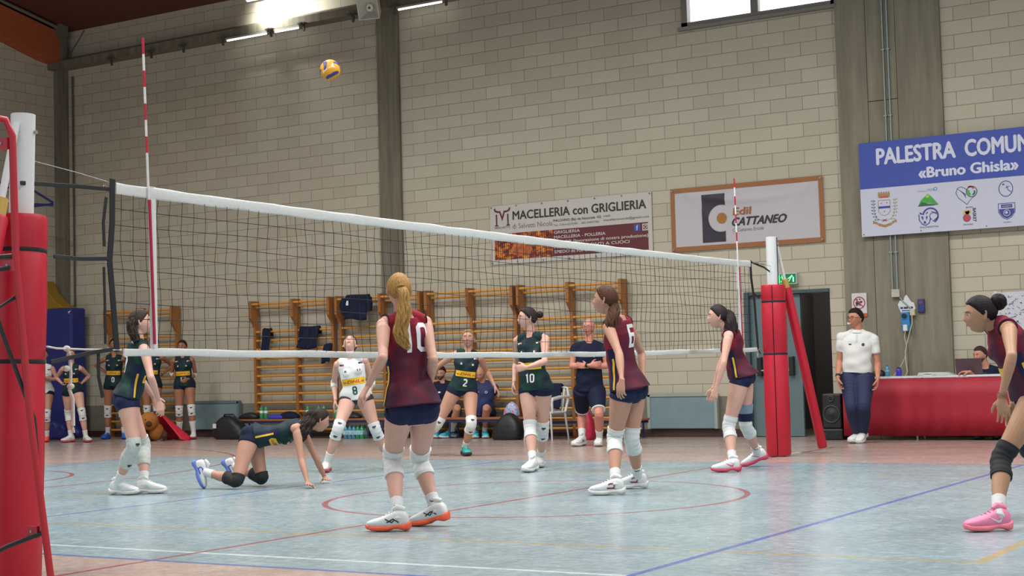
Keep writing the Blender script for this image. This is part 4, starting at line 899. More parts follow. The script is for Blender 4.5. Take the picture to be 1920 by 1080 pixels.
# green hills logo
cx, cz = SX0 + .96, 3.35
P2(join2(poly2((-.14, -.13), (-.10, -.05), (-.04, .0), (.0, .04), (.05, .0), (.10, -.06), (.15, -.12), (.0, -.09)),), 'hills', GR); P2(poly2((-.14, -.13), (-.08, -.07), (0, -.1), (.15, -.12), (.06, -.13)), 'hills_front', DG, .001); P2(poly2((-.03, .0), (.0, .03), (.03, .0), (0, -.02)), 'hill_top', mat('sign_yellow_green', '#a8c43a', .6), .001)
T('Proloco', cx - .13, cz + .07, .03, .12, y, 'lettering', mat('sign_grey', '#9aa0a8', .6), c); T('TREK', cx - .01, cz + .075, .035, .11, y, 'lettering', mat('sign_sky', '#6ba0c8', .6), c); P2(ring2(.115, .10, .022, .006), 'ring_mark', IN); 
# animal-and-ball club badge
cx, cz = SX0 + .96, 3.05
P2(ring2(.03, .03, .105, .022, -60, 170), 'badge_ball', IN); P2(join2(ring2(.07, .02, .05, .010, 30, 250), stroke2([(.13, .06), (.04, .09)], .008), stroke2([(.13, .0), (.06, -.05)], .012)), 'badge_seams', IN)
P2(join2(poly2((-.13, .08), (-.10, .085), (-.08, .06), (-.10, .05)), poly2((.0, .08), (-.02, .06), (-.04, .06), (-.01, .09)), stroke2([(-.13, .06), (-.13, -.02), (-.09, -.08), (-.04, -.10), (.01, -.07), (.03, .0)], .012), poly2((-.10, .03), (-.07, .025), (-.075, -.03), (-.095, .0)), poly2((-.01, .03), (-.035, .025), (-.03, -.03), (-.015, .0)), poly2((-.065, -.04), (-.04, -.04), (-.035, -.075), (-.07, -.075))), 'badge_head', IN)
T('ENICONICENTRAL', cx - .12, cz - .135, .022, .26, y, 'lettering', BLK2, c)
# heart and ball
cx, cz = SX0 + 1.50, 3.34
hp = [(.0, -.145), (-.06, -.09), (-.12, -.04), (-.145, .03), (-.12, .09), (-.07, .105), (-.02, .08), (0, .06)]
P2(stroke2(hp, .008), 'heart_outline', DG); P2(join2(*[stroke2([(-.13 + .02*i, .085 - .015 * i), (-.01, .0 - .012 * i)], .004) for i in range(6)], stroke2([(0, -.145), (.04, -.09), (.11, -.03)], .006)), 'heart_strings', IN)
P2(ring2(.07, .03, .072, .012), 'ball_outline', DG); P2(join2(ring2(.07, .03, .045, .030, 150, 250),), 'ball_panel', GR); P2(ring2(.05, .05, .05, .022, 20, 120), 'ball_panel', RD); P2(ring2(.08, .02, .03, .022, 270, 400), 'ball_panel', DG)
# basketball club mark
cx, cz = SX0 + 1.52, 3.03
P2(disc2(-.03, -.02, .045, .05), 'heart_mark', RD); P2(join2(poly2((-.08, .03), (-.02, .02), (.03, .05), (.02, .09), (-.03, .07), (-.07, .09)), disc2(-.02, .06, .03)), 'flame_mark', mat('sign_amber', '#d0a040', .6), .001); P2(ring2(-.03, -.02, .05, .006), 'heart_ring', IN, .001)
o = put(shift2(text2d('BASKET', .045, 1, .02), 0, 0, .19), 0, 0, 0, 'lettering', BLK2, c); o.data = flat2(shift2(text2d('BASKET', .045, 1, .02), 0, 0, .19), (cx + .055, y, cz + .11), (0, 0, -1), RX, NY).mesh('lettering', BLK2, tuple(c['_base'])); 
T('MALONNO', cx - .08, cz - .12, .022, .13, y, 'lettering', BLK2, c); T('GRUPPO', cx - .04, cz + .115, .02, .10, y, 'lettering', BLK2, c)
# round cycling mark and shield
cx, cz = SX0 + 2.03, 3.37
P2(ring2(0, 0, .092, .010, ry=.105), 'oval', IN); P2(join2(poly2((-.05, .06), (-.03, .075), (-.01, .055), (-.045, .05)), stroke2([(-.01, .01), (.05, .03)], .007), stroke2([(.01, .045), (.03, -.02)], .007), stroke2([(.03, -.02), (.07, -.05)], .010)), 'figure', IN)
cx, cz = SX0 + 2.03, 3.05
P2(join2(stroke2([(-.11, .12), (.11, .12), (.11, .0), (.06, -.07), (0, -.10), (-.06, -.07), (-.11, .0)], .008, True), rect2(-.075, .06, .075, .105), poly2((-.10, .045), (.10, .045), (.10, .0), (.055, -.06), (0, -.088), (-.055, -.06), (-.10, .0))), 'shield', IN)
P2(join2(ring2(.0, -.01, .042, .008), poly2((-.03, .0), (.0, .02), (.02, -.01), (-.01, -.03))), 'shield_ball', mat('sign_white', '#b9bccb'), .002); T('ACADEMY', cx - .06, cz + .07, .022, .12, y - .002, 'lettering', mat('sign_white', '#b9bccb'), c); T('MALONNO', cx - .05, cz - .145, .018, .10, y, 'lettering', IN, c)
for x in (SX0 + .03, SX0 + .85, SX0 + 1.75, SX0 + 2.6):
    q = MB(); q.cyl((x, SY - .004, SZ0 + .03), (x, SY, SZ0 + .03), .008, n=8); q.build('screw', BLK2, c)

# --- cloth banners: hanging cloth with soft folds, the print follows the cloth
def cloth_banner(name, label, x0, x1, z0, z1, material, fold):
    c = thing(name, ((x0 + x1) / 2, 14.45, z0), label, 'banner', 'sponsor banners on the far wall')
    nx_, nz2 = 70, 26; vs = []
    for j in range(nz2 + 1):
        for i in range(nx_ + 1):
            u, v = i / nx_, j / nz2; vs.append((x0 + (x1 - x0) * u, 14.485 - fold(u, v), z0 + (z1 - z0) * v))
    m = nx_ + 1; q = MB(); q.add(vs, [(j*m+i, j*m+i+1, (j+1)*m+i+1, (j+1)*m+i) for j in range(nz2) for i in range(nx_)])
    o = q.build('cloth', material, c); return c, o, bvh_of(o)
M_BANW = mat('white_banner_cloth', '#b4b1aa', .6, var=.03)
def f1(u, v): 
    d1 = abs((v - 1) + abs(u - .5) * 1.1); return .004 + .006 * math.exp(-((u - .07 - (1-v) * .25) / .02) ** 2) + .007 * math.exp(-((u - .94 + (1-v) * .16) / .02) ** 2) + .005 * math.exp(-(((u - .47) - (1-v)*.2) / .03) ** 2) * v + .004 * math.sin(u * 9)
b1, o1, bv = cloth_banner('butcher_banner', 'white and maroon sponsor banner with grilled meat picture behind the net', -6.68, -3.71, 2.83, 3.80, M_BANW, f1)
def D(m, x, z, name, material, parent, bvh, off=.003, step=.045): return decal(name, m, bvh, (x, 14.43, z), RX, UZ, material, parent, off=off, step=step)
M_MAR = mat('maroon_print', '#5a2026', .6, var=.04); M_INK = mat('black_ink', '#2b2726', .6, var=.03); M_TXT = mat('banner_white_text', '#bdb8b4', .6, var=.03); M_GREY = mat('grey_ink', '#6b6660', .6)
D(rect2(1.19, 0, 2.9, .43), -6.68, 2.90, 'maroon_panel', M_MAR, b1, bv, .002)
t = NT('grilled_meat_print'); n1 = t.noise(t.obj((3, 1, 6)), 2.2, 5, .7); n2 = t.noise(t.obj((8, 1, 3), rot=(0, .5, 0)), 3, 4, .7); wv = t.n('ShaderNodeTexWave', i_Scale=9, i_Distortion=.5); t.t.links.new(t.obj((1, 1, .0), rot=(0, .5, 0)), wv.inputs['Vector'])
c_ = t.ramp(n1, [(.36, srgb('#1d120c')), (.46, srgb('#7a2a12')), (.54, srgb('#c8641e')), (.62, srgb('#e0a03a')), (.72, srgb('#5a1c12'))]); t.out(t.mix(t.math('MULTIPLY', t.math('GREATER_THAN', wv.outputs[1], .75), .8), c_, srgb('#1a1410')), .6)
D(rect2(.08, 0, 1.19, .43), -6.68, 2.90, 'meat_picture', t.m, b1, bv, .002)
D(join2(poly2((.02, -.0), (.30, -.03), (.38, .08), (.30, .2), (.1, .22), (-.02, .12))), -6.25, 2.97, 'meat_cut', mat('grilled_meat', '#a3552c', .6, var=.5, nscale=12), b1, bv, .0045)
D(shift2(text2d('MACELLERIA con GRIGLIERIA', .145, 1, .022), 0, 0, 2.44), -6.24, 3.548, 'lettering', M_INK, b1, bv); D(shift2(text2d('di Salvetti Nicola', .085, 1, .0), 0, 0, .75), -6.24, 3.40, 'lettering', M_GREY, b1, bv)
D(shift2(text2d('MALONNO (Bs) via Nazionale 102', .042, 1, .005), 0, 0, .88), -5.48, 3.455, 'lettering', M_INK, b1, bv); D(shift2(text2d('Tel. 0364.657048 - 380.9405786', .036, 1, .0), 0, 0, .84), -5.48, 3.385, 'lettering', M_GREY, b1, bv)
D(shift2(text2d('mail:', .036, 1, .0), 0, 0, .13), -4.56, 3.465, 'lettering', M_INK, b1, bv); D(shift2(text2d('macellerianicola@gmail.com', .036, 1, .0), 0, 0, .80), -4.56, 3.40, 'lettering', M_INK, b1, bv)
for i, (s_, w_) in enumerate((('GRIGLIERIA', .48), ('MACELLERIA - POLLERIA', .94), ('SALUMI (lavorazione di nostra produzione)', 1.69), ('PRODOTTI PRONTI A CUOCI', 1.36), ('SPIEDO da ASPORTO', .79))):
    D(shift2(text2d(s_, .050, 1, .015), 0, 0, w_), -5.47, 3.262 - .079 * i, 'lettering', M_TXT, b1, bv, .004)
D(rect2(0, 0, .105, .11), -4.02, 3.20, 'blue_icon', mat('icon_blue', '#2a4a9c', .5), b1, bv, .004); D(shift2(text2d('f', .08, 1, .04), 0, 0, .035), -3.985, 3.215, 'lettering', M_TXT, b1, bv, .006)
D(stroke2([(.01, .01), (.10, .01), (.10, .10), (.01, .10)], .016, True), -3.88, 3.20, 'round_icon', M_TXT, b1, bv, .004); D(join2(ring2(.055, .055, .022, .010), disc2(.08, .08, .006)), -3.88, 3.20, 'round_icon', M_TXT, b1, bv, .004)
D(join2(stroke2([(-.15, .06), (-.135, .02), (-.085, .0), (-.045, 0), (0, -.115), (.045, 0), (.085, .0), (.135, .02), (.15, .06)], .03), rect2(-.125, -.235, -.098, -.04), rect2(-.145, -.235, -.08, -.215), rect2(.098, -.235, .125, -.04), rect2(.08, -.235, .145, -.215)), -6.44, 3.695, 'horned_m_logo', M_MAR, b1, bv)
D(shift2(text2d('MERCHETTO', .034, 1, .0), 0, 0, .30), -6.59, 3.418, 'lettering', M_INK, b1, bv)
for i in range(7):
    for z in (2.855, 3.775):
        q = MB(); x = -6.65 + i * .485; q.cyl((x, 14.465, z), (x, 14.485, z), .011, n=8); q.build('eyelet', M_GREY, b1)
def f2(u, v): return .008 + .020 * math.exp(-((v - (.98 - .45 * (u - .1) * (1.05 - u) * 1.6 - .08)) / .05) ** 2) * math.sin(math.pi * min(1, max(0, u))) + .008 * math.exp(-((u - .08 - (1-v) * .35) / .03) ** 2) + .010 * math.exp(-((u - .95 + (1-v) * .40) / .035) ** 2) + .004 * math.sin(u * 11 + v * 3)
b2, o2, bv2 = cloth_banner('builder_banner', 'white sponsor banner with brown border and dark C logo, left of the pier', -3.38, -.93, 2.83, 3.80, mat('white_banner_cloth_2', '#b0adb0', .6, var=.03), f2)
M_BRN = mat('brown_border_print', '#8f5c34', .6, var=.04); M_ANT = mat('anthracite_print', '#2c2a35', .6, var=.03)
D(join2(rect2(0, 0, 2.45, .07), rect2(0, .90, 2.45, .97), rect2(0, .07, .07, .90), rect2(2.38, .07, 2.45, .90)), -3.38, 2.83, 'border', M_BRN, b2, bv2, .005, .03)
# dark block with a round bite: built as a polygon
arc = [(.83 + .206 * math.cos(math.radians(a)), .465 + .206 * math.sin(math.radians(a))) for a in range(70, 291, 10)]
D(poly2(*([(.52, .84), (.52, .11), (.90, .11)] + arc[::-1] + [(.90, .84)])), -3.38, 2.83, 'dark_logo', M_ANT, b2, bv2, .006, .02); D(disc2(.84, .465, .082), -3.38, 2.83, 'orange_dot', mat('ochre_print', '#96652c', .6), b2, bv2, .005, .03)
D(shift2(text2d('Edil', .115, 1, .035, .1), 0, 0, .31), -2.36, 3.325, 'lettering', M_BRN, b2, bv2); D(shift2(text2d('CATTANEO', .125, 1, .04, .35), 0, 0, .88), -2.38, 3.165, 'lettering', M_ANT, b2, bv2); D(shift2(text2d('C. Cattaneo Ercole', .055, 1, 0, .1), 0, 0, .50), -2.37, 3.075, 'lettering', M_GREY, b2, bv2)
for x, z in ((-3.345, 3.765), (-.965, 3.765), (-3.345, 2.865), (-.965, 2.865)):
    q = MB(); q.cyl((x, 14.45, z), (x, 14.48, z), .014, n=10); q.build('eyelet', M_STEEL, b2)

# exit sign above the door, dogs-forbidden notice, sheet of writing
c = thing('exit_sign', (-1.5, 14.4, 2.33), 'lit green emergency exit sign with running man above the door', 'exit sign')
q = MB(); q.box((-1.66, 14.40, 2.235), (-1.36, 14.5, 2.40)); q.build('housing', mat('grey_white_plastic', '#b6b9b3'), c, bevel=.005)
M_EXG = mat('exit_green', '#0f6b3c', .4, emit=.35); M_EXW = mat('exit_white', '#8fe8b0', .4, emit=1.0)
put(rect2(-.14, -.07, .14, .07), -1.51, 2.318, 14.399, 'face', M_EXG, c); put(join2(disc2(-.065, .045, .014), stroke2([(-.065, .03), (-.06, -.01), (-.09, -.045)], .016), stroke2([(-.06, -.01), (-.03, -.03), (-.035, -.06)], .014), stroke2([(-.09, .02), (-.065, .02), (-.035, .01)], .010), rect2(-.12, -.06, -.108, .06)), -1.51, 2.318, 14.397, 'running_figure', mat('exit_bright', '#4dff7e', .4, emit=2.5), c)
put(join2(stroke2([(.02, .0), (.08, .045)], .012), stroke2([(.03, -.04), (.08, .045), (.11, .0)], .012), rect2(.09, -.05, .11, .02)), -1.51, 2.318, 14.397, 'arrow', M_EXW, c)
c = thing('prohibition_notice', (-.43, 14.42, 1.9), 'white notice with red crossed-out circle beside the door', 'sign')
put(rect2(-.11, -.17, .11, .17), -.44, 1.885, 14.425, 'sheet', mat('notice_white', '#c4c3c4', .5), c); put(rect2(.0, -.17, .11, -.12), -.44, 1.885, 14.4235, 'orange_strip', mat('notice_orange', '#b4562c', .5), c)
put(join2(disc2(-.02, .0, .035, .025), disc2(.03, .012, .018), rect2(-.05, -.045, -.035, -.01), rect2(-.03, -.045, -.018, -.01), rect2(-.005, -.045, .008, -.01), rect2(.012, -.045, .024, -.01), disc2(-.03, .045, .012), disc2(.01, .05, .012)), -.44, 1.915, 14.4232, 'animal_figures', mat('notice_dark', '#3c3a40', .6), c)
put(join2(ring2(0, 0, .082, .016), stroke2([(-.055, .055), (.055, -.055)], .014)), -.44, 1.915, 14.4222, 'red_circle', mat('notice_red', '#a83a44', .6), c)
c = thing('signed_sheet', (1.8, 14.45, 1.7), 'large white paper sheet covered in handwriting on the wall at right', 'poster')
put(rect2(0, 0, .95, .52), 1.42, 1.45, 14.475, 'sheet', mat('poster_paper', '#bfc0c8', .6), c)
r3 = np.random.default_rng(9); S_ = []
for i in range(110):
    x, z = .04 + r3.random() * .85, .04 + r3.random() * .43; pts = [(x, z)]
    for k in range(4): pts.append((pts[-1][0] + (r3.random() - .3) * .035, pts[-1][1] + (r3.random() - .5) * .03))
    S_.append(stroke2(pts, .003 + .004 * r3.random()))
put(join2(*S_[:80]), 1.42, 1.45, 14.472, 'handwriting', mat('pen_black', '#3a3c48', .6), c); put(join2(*S_[80:]), 1.42, 1.45, 14.4715, 'handwriting', mat('pen_blue', '#3c4a9c', .6), c)
for x in (1.45, 1.9, 2.33):
    q = MB(); q.box((x, 14.468, 1.955), (x + .03, 14.476, 1.985)); q.build('tape', M_BAND, c)

# ------------------------------------------------------------------ people
# joints in world metres: pv pelvis, nk neck base, hd head centre, fc facing, Lp/Ls body-left axis at hips/shoulders,
# s shoulder, e elbow, w wrist, t knuckles, h hip, k knee, a ankle, f foot direction; pt hair tail path
POSE={
 'A':dict(pv=(0.537,1.963,0.822),nk=(0.49,1.952,1.467),hd=(0.482,1.912,1.644),fc=(-0.722,0.686,0.087),Lp=(-0.475,-0.879,-0.05),Ls=(-0.475,-0.879,-0.05),sL=(0.416,1.811,1.418),eL=(0.541,1.63,1.182),wL=(0.359,1.699,0.997),tL=(0.309,1.659,0.894),hL=(0.492,1.88,0.818),kL=(0.291,2.05,0.485),aL=(0.495,1.829,0.09),fL=(-0.917,-0.398,0.0),sR=(0.569,2.094,1.434),eR=(0.707,1.984,1.164),wR=(0.571,2.134,0.988),tR=(0.543,2.132,0.902),hR=(0.581,2.046,0.827),kR=(0.365,2.276,0.456),aR=(0.566,2.184,0.11),fR=(-0.971,-0.162,-0.174),pt=([0.584,1.785,1.672],[0.625,1.768,1.596],[0.637,1.748,1.472],[0.618,1.732,1.364],[0.627,1.754,1.28],[0.65,1.783,1.236]),H=1.88,male=False),
 'B':dict(pv=(0.594,5.12,0.863),nk=(0.534,5.066,1.49),hd=(0.465,4.989,1.663),fc=(-0.976,-0.198,0.087),Lp=(-0.105,-0.99,-0.095),Ls=(-0.053,-0.994,-0.09),sL=(0.529,4.908,1.434),eL=(0.697,4.773,1.19),wL=(0.784,4.639,0.97),tL=(0.77,4.63,0.859),hL=(0.584,5.025,0.854),kL=(0.46,5.091,0.463),aL=(0.601,4.816,0.09),fL=(-0.91,-0.414,0.0),sR=(0.546,5.232,1.463),eR=(0.588,5.411,1.195),wR=(0.655,5.283,0.965),tR=(0.681,5.295,0.848),hR=(0.604,5.214,0.872),kR=(0.559,5.221,0.456),aR=(0.491,5.465,0.09),fR=(-0.91,-0.414,0.0),pt=([0.472,5.06,1.729],[0.519,5.046,1.661],[0.551,4.978,1.561],[0.554,4.916,1.459],[0.547,4.895,1.358]),H=1.9,male=False),
 'C':dict(pv=(0.468,7.926,0.93),nk=(0.386,7.843,1.427),hd=(0.29,7.775,1.573),fc=(-0.869,-0.491,0.052),Lp=(0.188,-0.974,-0.13),Ls=(0.254,-0.96,-0.117),sL=(0.432,7.698,1.37),eL=(0.442,7.537,1.099),wL=(0.368,7.499,0.843),tL=(0.341,7.486,0.753),hL=(0.486,7.836,0.918),kL=(0.361,7.789,0.444),aL=(0.492,7.565,0.09),fL=(-0.871,-0.492,0.0),sR=(0.352,8.001,1.407),eR=(0.232,7.949,1.09),wR=(0.155,7.911,0.837),tR=(0.111,7.951,0.77),hR=(0.451,8.016,0.942),kR=(0.432,8.068,0.442),aR=(0.431,8.385,0.12),fR=(-0.885,-0.348,-0.309),pt=([0.338,7.836,1.633],[0.389,7.835,1.581],[0.418,7.801,1.47],[0.43,7.804,1.371],[0.454,7.824,1.288]),H=1.84,male=False),
 'D':dict(pv=(4.341,3.592,0.82),nk=(4.17,3.456,1.298),hd=(4.072,3.392,1.357),fc=(-0.867,-0.49,-0.087),Lp=(0.475,-0.876,-0.078),Ls=(0.514,-0.856,-0.059),sL=(4.264,3.331,1.252),eL=(4.335,3.077,1.08),wL=(4.267,3.054,0.825),tL=(4.282,3.052,0.692),hL=(4.385,3.511,0.812),kL=(4.177,3.325,0.419),aL=(4.227,3.011,0.1),fL=(-0.804,-0.594,0.0),sR=(4.102,3.601,1.271),eR=(4.145,3.762,1.003),wR=(4.188,3.683,0.756),tR=(4.171,3.675,0.65),hR=(4.297,3.673,0.827),kR=(4.203,3.957,0.466),aR=(4.357,4.205,0.1),fR=(-0.804,-0.594,0.0),pt=([4.146,3.434,1.417],[4.177,3.451,1.437]),H=1.84,male=False),
 'E':dict(pv=(-4.024,3.73,0.884),nk=(-3.892,3.775,1.431),hd=(-3.882,3.769,1.628),fc=(0.622,0.781,0.052),Lp=(-0.835,0.528,0.157),Ls=(-0.889,0.421,0.179),sL=(-4.042,3.838,1.42),eL=(-4.003,3.879,1.103),wL=(-4.001,4.057,0.909),tL=(-3.987,4.098,0.831),hL=(-4.101,3.779,0.898),kL=(-4.079,3.998,0.456),aL=(-3.945,3.858,0.09),fL=(0.895,0.446,0.0),sR=(-3.761,3.706,1.364),eR=(-3.607,3.63,1.099),wR=(-3.645,3.767,0.878),tR=(-3.634,3.775,0.778),hR=(-3.947,3.681,0.869),kR=(-3.861,3.652,0.465),aR=(-4.124,3.691,0.1),fR=(0.959,0.283,0.0),pt=([-3.89,3.736,1.698],[-3.905,3.695,1.638],[-3.884,3.68,1.536],[-3.844,3.687,1.439]),H=1.84,male=False),
 'F':dict(pv=(-3.426,4.807,0.486),nk=(-2.995,5.065,0.573),hd=(-2.848,5.151,0.637),fc=(0.566,0.764,-0.309),Lp=(-0.511,0.86,-0.022),Ls=(-0.512,0.859,-0.013),sL=(-3.103,5.174,0.564),eL=(-2.972,5.252,0.241),wL=(-2.991,5.404,0.045),tL=(-2.658,5.11,0.03),hL=(-3.471,4.882,0.484),kL=(-3.343,4.859,0.075),aL=(-3.741,4.879,0.201),fL=(0.426,0.261,-0.866),sR=(-2.95,4.918,0.568),eR=(-2.863,4.88,0.266),wR=(-2.746,4.828,0.045),tR=(-2.395,4.514,0.03),hR=(-3.381,4.732,0.488),kR=(-3.363,4.509,0.075),aR=(-3.769,4.487,0.169),fR=(0.292,0.179,-0.94),pt=([-2.884,5.124,0.711],[-2.912,5.065,0.63],[-2.928,4.991,0.539],[-2.938,4.944,0.438]),H=1.74,male=False),
 'G':dict(pv=(-3.849,7.061,0.816),nk=(-3.883,7.011,1.263),hd=(-3.898,7.027,1.42),fc=(0.336,-0.548,0.766),Lp=(0.801,0.585,0.125),Ls=(0.801,0.585,0.125),sL=(-3.76,7.103,1.244),eL=(-3.772,7.264,0.991),wL=(-3.699,7.081,0.837),tL=(-3.747,7.042,0.749),hL=(-3.778,7.112,0.827),kL=(-3.67,7.169,0.456),aL=(-3.676,7.398,0.1),fL=(0.782,-0.623,0.0),sR=(-4.0,6.928,1.206),eR=(-4.162,7.058,0.99),wR=(-4.053,6.941,0.798),tR=(-4.067,6.927,0.702),hR=(-3.919,7.009,0.805),kR=(-3.866,6.742,0.488),aR=(-4.069,6.786,0.1),fR=(0.398,-0.917,0.0),H=1.75,male=False),
 'H':dict(pv=(-4.165,9.73,0.853),nk=(-4.088,9.746,1.326),hd=(-4.073,9.744,1.504),fc=(0.441,-0.886,0.139),Lp=(0.734,0.664,-0.143),Ls=(0.789,0.596,-0.15),sL=(-3.969,9.84,1.262),eL=(-4.021,10.091,1.072),wL=(-3.852,9.996,0.89),tL=(-3.8,10.027,0.785),hL=(-4.096,9.792,0.84),kL=(-3.961,9.598,0.405),aL=(-4.187,9.766,0.09),fL=(0.725,-0.689,0.0),sR=(-4.22,9.65,1.31),eR=(-4.497,9.642,1.151),wR=(-4.667,9.711,0.959),tR=(-4.703,9.685,0.863),hR=(-4.234,9.668,0.867),kR=(-4.442,9.531,0.41),aR=(-4.781,9.746,0.207),fR=(0.297,-0.402,-0.866),H=1.86,male=False),
 'I':dict(pv=(-1.798,7.576,0.884),nk=(-1.813,7.53,1.453),hd=(-1.834,7.505,1.639),fc=(-0.688,-0.724,0.052),Lp=(0.999,0.023,0.029),Ls=(0.98,0.196,0.042),sL=(-1.656,7.564,1.419),eL=(-1.569,7.395,1.163),wL=(-1.649,7.148,1.105),tL=(-1.746,7.089,1.097),hL=(-1.705,7.578,0.886),kL=(-1.787,7.692,0.421),aL=(-1.978,7.952,0.09),fL=(0.366,-0.931,0.0),sR=(-1.969,7.502,1.406),eR=(-2.088,7.652,1.151),wR=(-2.016,7.49,0.953),tR=(-2.027,7.481,0.843),hR=(-1.892,7.574,0.881),kR=(-1.827,7.488,0.442),aR=(-1.674,7.268,0.09),fR=(0.113,-0.994,0.0),pt=([-1.762,7.546,1.689],[-1.718,7.574,1.676]),H=1.86,male=False),
 'J':dict(pv=(-15.358,12.677,0.917),nk=(-15.333,12.662,1.397),hd=(-15.323,12.655,1.603),fc=(0.725,-0.689,0.0),Lp=(0.771,0.636,-0.019),Ls=(0.771,0.636,-0.019),sL=(-15.218,12.76,1.356),eL=(-15.129,12.783,1.15),wL=(-15.25,12.522,1.147),tL=(-15.327,12.471,1.159),hL=(-15.289,12.734,0.915),kL=(-15.21,12.617,0.497),aL=(-15.309,12.7,0.09),fL=(0.662,-0.749,0.0),sR=(-15.453,12.566,1.362),eR=(-15.498,12.479,1.159),wR=(-15.193,12.516,1.159),tR=(-15.128,12.582,1.167),hR=(-15.427,12.621,0.918),kR=(-15.399,12.609,0.498),aR=(-15.508,12.7,0.09),fR=(0.366,-0.931,0.0),H=1.78,male=False),
 'K':dict(pv=(-14.424,12.517,0.926),nk=(-14.417,12.492,1.377),hd=(-14.415,12.48,1.578),fc=(0.662,-0.749,0.0),Lp=(0.853,0.521,0.016),Ls=(0.853,0.521,0.016),sL=(-14.286,12.575,1.34),eL=(-14.342,12.837,1.187),wL=(-14.331,12.622,1.046),tL=(-14.321,12.537,1.019),hL=(-14.347,12.564,0.927),kL=(-14.18,12.513,0.521),aL=(-14.185,12.6,0.09),fL=(0.917,-0.399,0.0),sR=(-14.549,12.414,1.335),eR=(-14.802,12.487,1.174),wR=(-14.582,12.426,1.055),tR=(-14.494,12.421,1.034),hR=(-14.501,12.47,0.924),kR=(-14.611,12.581,0.513),aR=(-14.568,12.6,0.09),fR=(-0.062,-0.998,0.0),H=1.8,male=False),
 'L':dict(pv=(-14.612,13.701,1.009),nk=(-14.584,13.684,1.548),hd=(-14.573,13.676,1.767),fc=(0.782,-0.623,0.0),Lp=(0.803,0.595,-0.022),Ls=(0.803,0.595,-0.022),sL=(-14.458,13.78,1.504),eL=(-14.505,14.05,1.342),wL=(-14.526,13.824,1.205),tL=(-14.496,13.741,1.186),hL=(-14.537,13.757,1.007),kL=(-14.475,13.75,0.537),aL=(-14.412,13.75,0.09),fL=(0.725,-0.689,0.0),sR=(-14.714,13.59,1.511),eR=(-15.008,13.615,1.389),wR=(-14.836,13.745,1.233),tR=(-14.75,13.729,1.211),hR=(-14.687,13.646,1.011),kR=(-14.766,13.68,0.542),aR=(-14.846,13.75,0.09),fR=(0.366,-0.931,0.0),H=1.86,male=False),
 'M':dict(pv=(-13.611,13.662,0.992),nk=(-13.557,13.659,1.559),hd=(-13.537,13.657,1.774),fc=(0.522,-0.853,0.0),Lp=(0.89,0.448,-0.082),Ls=(0.848,0.524,-0.078),sL=(-13.425,13.743,1.506),eL=(-13.43,14.018,1.346),wL=(-13.507,13.832,1.173),tL=(-13.501,13.744,1.155),hL=(-13.528,13.704,0.984),kL=(-13.457,13.634,0.561),aL=(-13.503,13.7,0.09),fL=(0.725,-0.689,0.0),sR=(-13.696,13.575,1.531),eR=(-13.942,13.62,1.333),wR=(-13.72,13.586,1.191),tR=(-13.638,13.557,1.17),hR=(-13.694,13.62,1.0),kR=(-13.71,13.644,0.534),aR=(-13.786,13.7,0.09),fR=(0.366,-0.931,0.0),H=1.86,male=False),
 'N':dict(pv=(-12.825,13.7,0.977),nk=(-12.824,13.668,1.48),hd=(-12.823,13.657,1.673),fc=(0.446,-0.895,0.0),Lp=(0.853,0.52,0.031),Ls=(0.853,0.52,0.031),sL=(-12.688,13.754,1.444),eL=(-12.737,13.9,1.165),wL=(-12.698,13.651,1.082),tL=(-12.695,13.565,1.054),hL=(-12.746,13.749,0.98),kL=(-12.659,13.694,0.523),aL=(-12.668,13.75,0.09),fL=(0.636,-0.772,0.0),sR=(-12.961,13.588,1.435),eR=(-13.131,13.694,1.187),wR=(-12.888,13.658,1.085),tR=(-12.808,13.67,1.045),hR=(-12.905,13.652,0.974),kR=(-12.913,13.645,0.517),aR=(-13.008,13.75,0.09),fR=(0.333,-0.943,0.0),H=1.86,male=False),
 'O':dict(pv=(-3.541,11.985,0.789),nk=(-3.508,11.964,1.443),hd=(-3.503,11.953,1.651),fc=(0.113,-0.992,0.052),Lp=(0.894,0.447,-0.031),Ls=(0.894,0.447,-0.031),sL=(-3.339,12.052,1.364),eL=(-3.284,12.039,1.106),wL=(-3.465,11.809,1.108),tL=(-3.553,11.775,1.124),hL=(-3.457,12.027,0.786),kL=(-3.296,11.792,0.453),aL=(-3.423,12.02,0.09),fL=(0.366,-0.931,0.0),sR=(-3.683,11.88,1.376),eR=(-3.721,11.821,1.121),wR=(-3.409,11.791,1.124),tR=(-3.329,11.841,1.135),hR=(-3.625,11.944,0.792),kR=(-3.792,12.203,0.441),aR=(-3.7,12.016,0.09),fR=(-0.062,-0.998,0.0),H=1.82,male=True),
 'P':dict(pv=(-7.455,14.169,0.396),nk=(-7.462,14.108,0.917),hd=(-7.465,14.072,1.076),fc=(0.354,-0.899,-0.259),Lp=(0.751,0.654,0.087),Ls=(0.806,0.587,0.08),sL=(-7.309,14.227,0.861),eL=(-7.474,14.417,0.689),wL=(-7.36,14.27,0.515),tL=(-7.354,14.196,0.465),hL=(-7.386,14.229,0.404),kL=(-7.087,13.986,0.504),aL=(-7.317,14.139,0.09),fL=(-0.478,-0.879,0.0),sR=(-7.613,14.006,0.831),eR=(-7.745,14.246,0.697),wR=(-7.596,14.177,0.503),tR=(-7.525,14.164,0.45),hR=(-7.524,14.109,0.388),kR=(-7.751,14.405,0.497),aR=(-7.588,14.148,0.09),fR=(0.283,-0.959,0.0),H=1.78,male=True),
